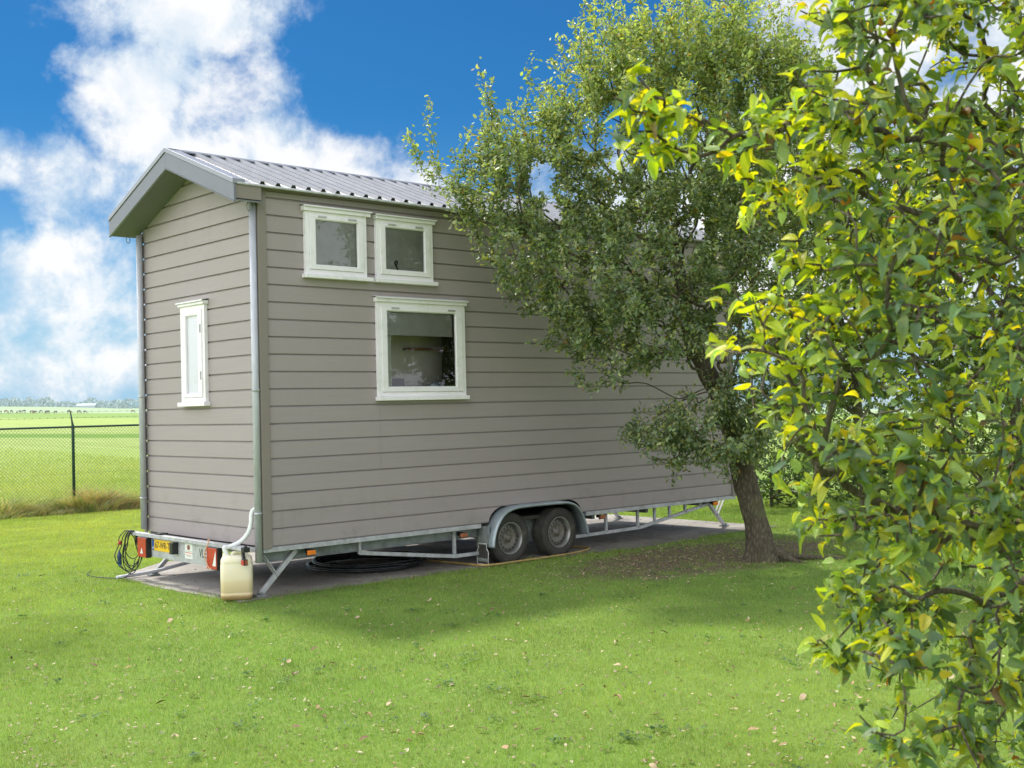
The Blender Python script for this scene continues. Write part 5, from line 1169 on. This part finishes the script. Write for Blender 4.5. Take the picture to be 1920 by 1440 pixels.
def clump(n):     # coarse blades of the pasture edge just beyond the fence
    x = nrs.uniform(-2, 14, n); y = 12.4+nrs.gamma(1.6, 7, n); P = np.stack([x, y, np.array([Hz(a_, b_) for a_, b_ in zip(x, y)])], 1); H = nrs.uniform(.04, .12, n); Wd = nrs.uniform(.006, .012, n)
    Ln = np.stack([nrs.normal(0, .04, n), nrs.normal(0, .04, n), np.zeros(n)], 1); v = vnoise(x, y, .4)[:, None]
    C = (np.array([.32, .42, .11])*(1-v)+np.array([.44, .50, .17])*v)*nrs.uniform(.75, 1.2, (n, 1)); return P, H, Wd, Ln, C
blades('pasture_grass', 90000, clump, M['grass'], 'bright pasture grass beyond the chain link fence', 'grass', 1)
# ---------------------------------------------------------------- fallen leaves
M['dry'] = [mat('dry_leaf_tan', (.38, .24, .13), .8, var=.25, vscale=20), mat('dry_leaf_brown', (.16, .085, .045), .8, var=.3, vscale=20), mat('dry_leaf_pale', (.44, .33, .20), .8, var=.2, vscale=20)]
protos = []
for i in range(9):
    T, F = big_template(); T = T.copy(); cu_ = rnd.uniform(-.7, 1.1); T[:, 2] = T[:, 2]*cu_+.10*np.sin(T[:, 0]*rnd.uniform(3, 7)+rnd.uniform(0, 6))*1.0+.35*np.abs(T[:, 1])*rnd.uniform(-1.4, 1.2); T[:, 1] *= rnd.uniform(.7, 1.15); T[:, 2] -= T[:, 2].min()
    me = bpy.data.meshes.new('fallen_leaf'); me.from_pydata([tuple(v) for v in T], [], [tuple(dict.fromkeys(int(x) for x in f)) for f in F]); me.materials.append(M['dry'][(0, 0, 1, 2, 0, 2, 0, 1, 2)[i]])
    for p in me.polygons: p.use_smooth = True
    protos.append(me)
cnt = 0; k_ = 0
NAMES = ('tan', 'tan', 'brown', 'pale', 'tan', 'pale', 'tan', 'brown', 'pale')
while cnt < 295:
    d = 5.0+rnd.random()**1.5*9; px_ = rnd.uniform(10, 1900); lat = (px_-960)/FPX*d; x = CAM.x+.677*d+.736*lat; y = CAM.y+.735*d-.677*lat
    if pad_in(np.array(x), np.array(y)) or (y > 0 and x > -.6): continue
    if rnd.random() > .35+.65*float(vnoise(np.array(x), np.array(y), .8)): continue
    i = rnd.randrange(9); o = bpy.data.objects.new('fallen_leaf', protos[i]); COL.objects.link(o); s_ = .024+.052*rnd.random()**1.6; o.scale = (s_,)*3
    o.location = (x, y, rnd.uniform(.016, .030)); o.rotation_euler = (rnd.uniform(-.4, .4), rnd.uniform(-.4, .4), rnd.uniform(0, 6.28))
    tag(o, f'{NAMES[i]} dry curled leaf fallen on the lawn', 'leaf', f'{NAMES[i]} fallen leaves on the lawn'); cnt += 1
# crumbs of leaf litter on the bare soil, the slab and thinly over the lawn
n = 3400; x = nrs.normal(4.7, 1.7, n); y = nrs.normal(-1.35, .75, n)
m2 = 5200; d = 4.8+nrs.rand(m2)**1.3*9; px = nrs.uniform(0, 1920, m2); lat = (px-960)/FPX*d; x = np.concatenate([x, CAM.x+.677*d+.736*lat]); y = np.concatenate([y, CAM.y+.735*d-.677*lat])
m3 = 260; x = np.concatenate([x, nrs.uniform(-.3, 8, m3)]); y = np.concatenate([y, nrs.uniform(0, 3, m3)])
n = len(x); P = np.stack([x, y, np.where(pad_in(x, y), .016, nrs.uniform(.006, .022, n))], 1)
C = pick(n, nrs, [(4, (.22, .14, .08)), (4, (.42, .31, .19)), (.8, (.50, .40, .26)), (1.3, (.10, .07, .045))])
lit = leaves('leaf_litter', P, rdir(n, nrs)*np.array([1, 1, .25]), rdir(n, nrs)*.5+np.array([0, 0, 1]), nrs.uniform(.010, .034, n), C, SMALL_T, leaf_mat('litter', .1, .2), None, curl=nrs.uniform(-2, 2, n))
lit['kind'] = 'stuff'; lit['label'] = 'brown crumbs of leaf litter on bare soil round the leaning trunk'; lit['category'] = 'leaf litter'

# little rosettes of daisy and plantain leaves in the turf
WP, WD = [], []
for _ in range(150):
    d = 4.8+rnd.random()**1.2*9; px_ = rnd.uniform(0, 1900); lat = (px_-960)/FPX*d; x = CAM.x+.677*d+.736*lat; y = CAM.y+.735*d-.677*lat
    if pad_in(np.array(x), np.array(y)): continue
    k = rnd.randint(5, 12); R0 = rnd.uniform(.01, .06)
    for j in range(k*rnd.choice((1, 1, 2))):
        a = rnd.uniform(0, 6.28); WP.append((x+R0*rnd.gauss(0, 1), y+R0*rnd.gauss(0, 1), rnd.uniform(.014, .028))); WD.append((math.cos(a), math.sin(a), rnd.uniform(.1, .6)))
WP, WD = np.array(WP), np.array(WD); n = len(WP)
wd_ = leaves('lawn_weeds', WP, WD, rdir(n, nrs)*.4+np.array([0, 0, 1]), nrs.uniform(.018, .042, n), pick(n, nrs, [(3, (.08, .17, .05)), (2, (.13, .24, .07)), (1, (.22, .32, .12))]), SMALL_T, M['grass'], None, curl=nrs.uniform(0, 2, n))
wd_['kind'] = 'stuff'; wd_['label'] = 'small darker weeds growing flat in the mown lawn'; wd_['category'] = 'weeds'
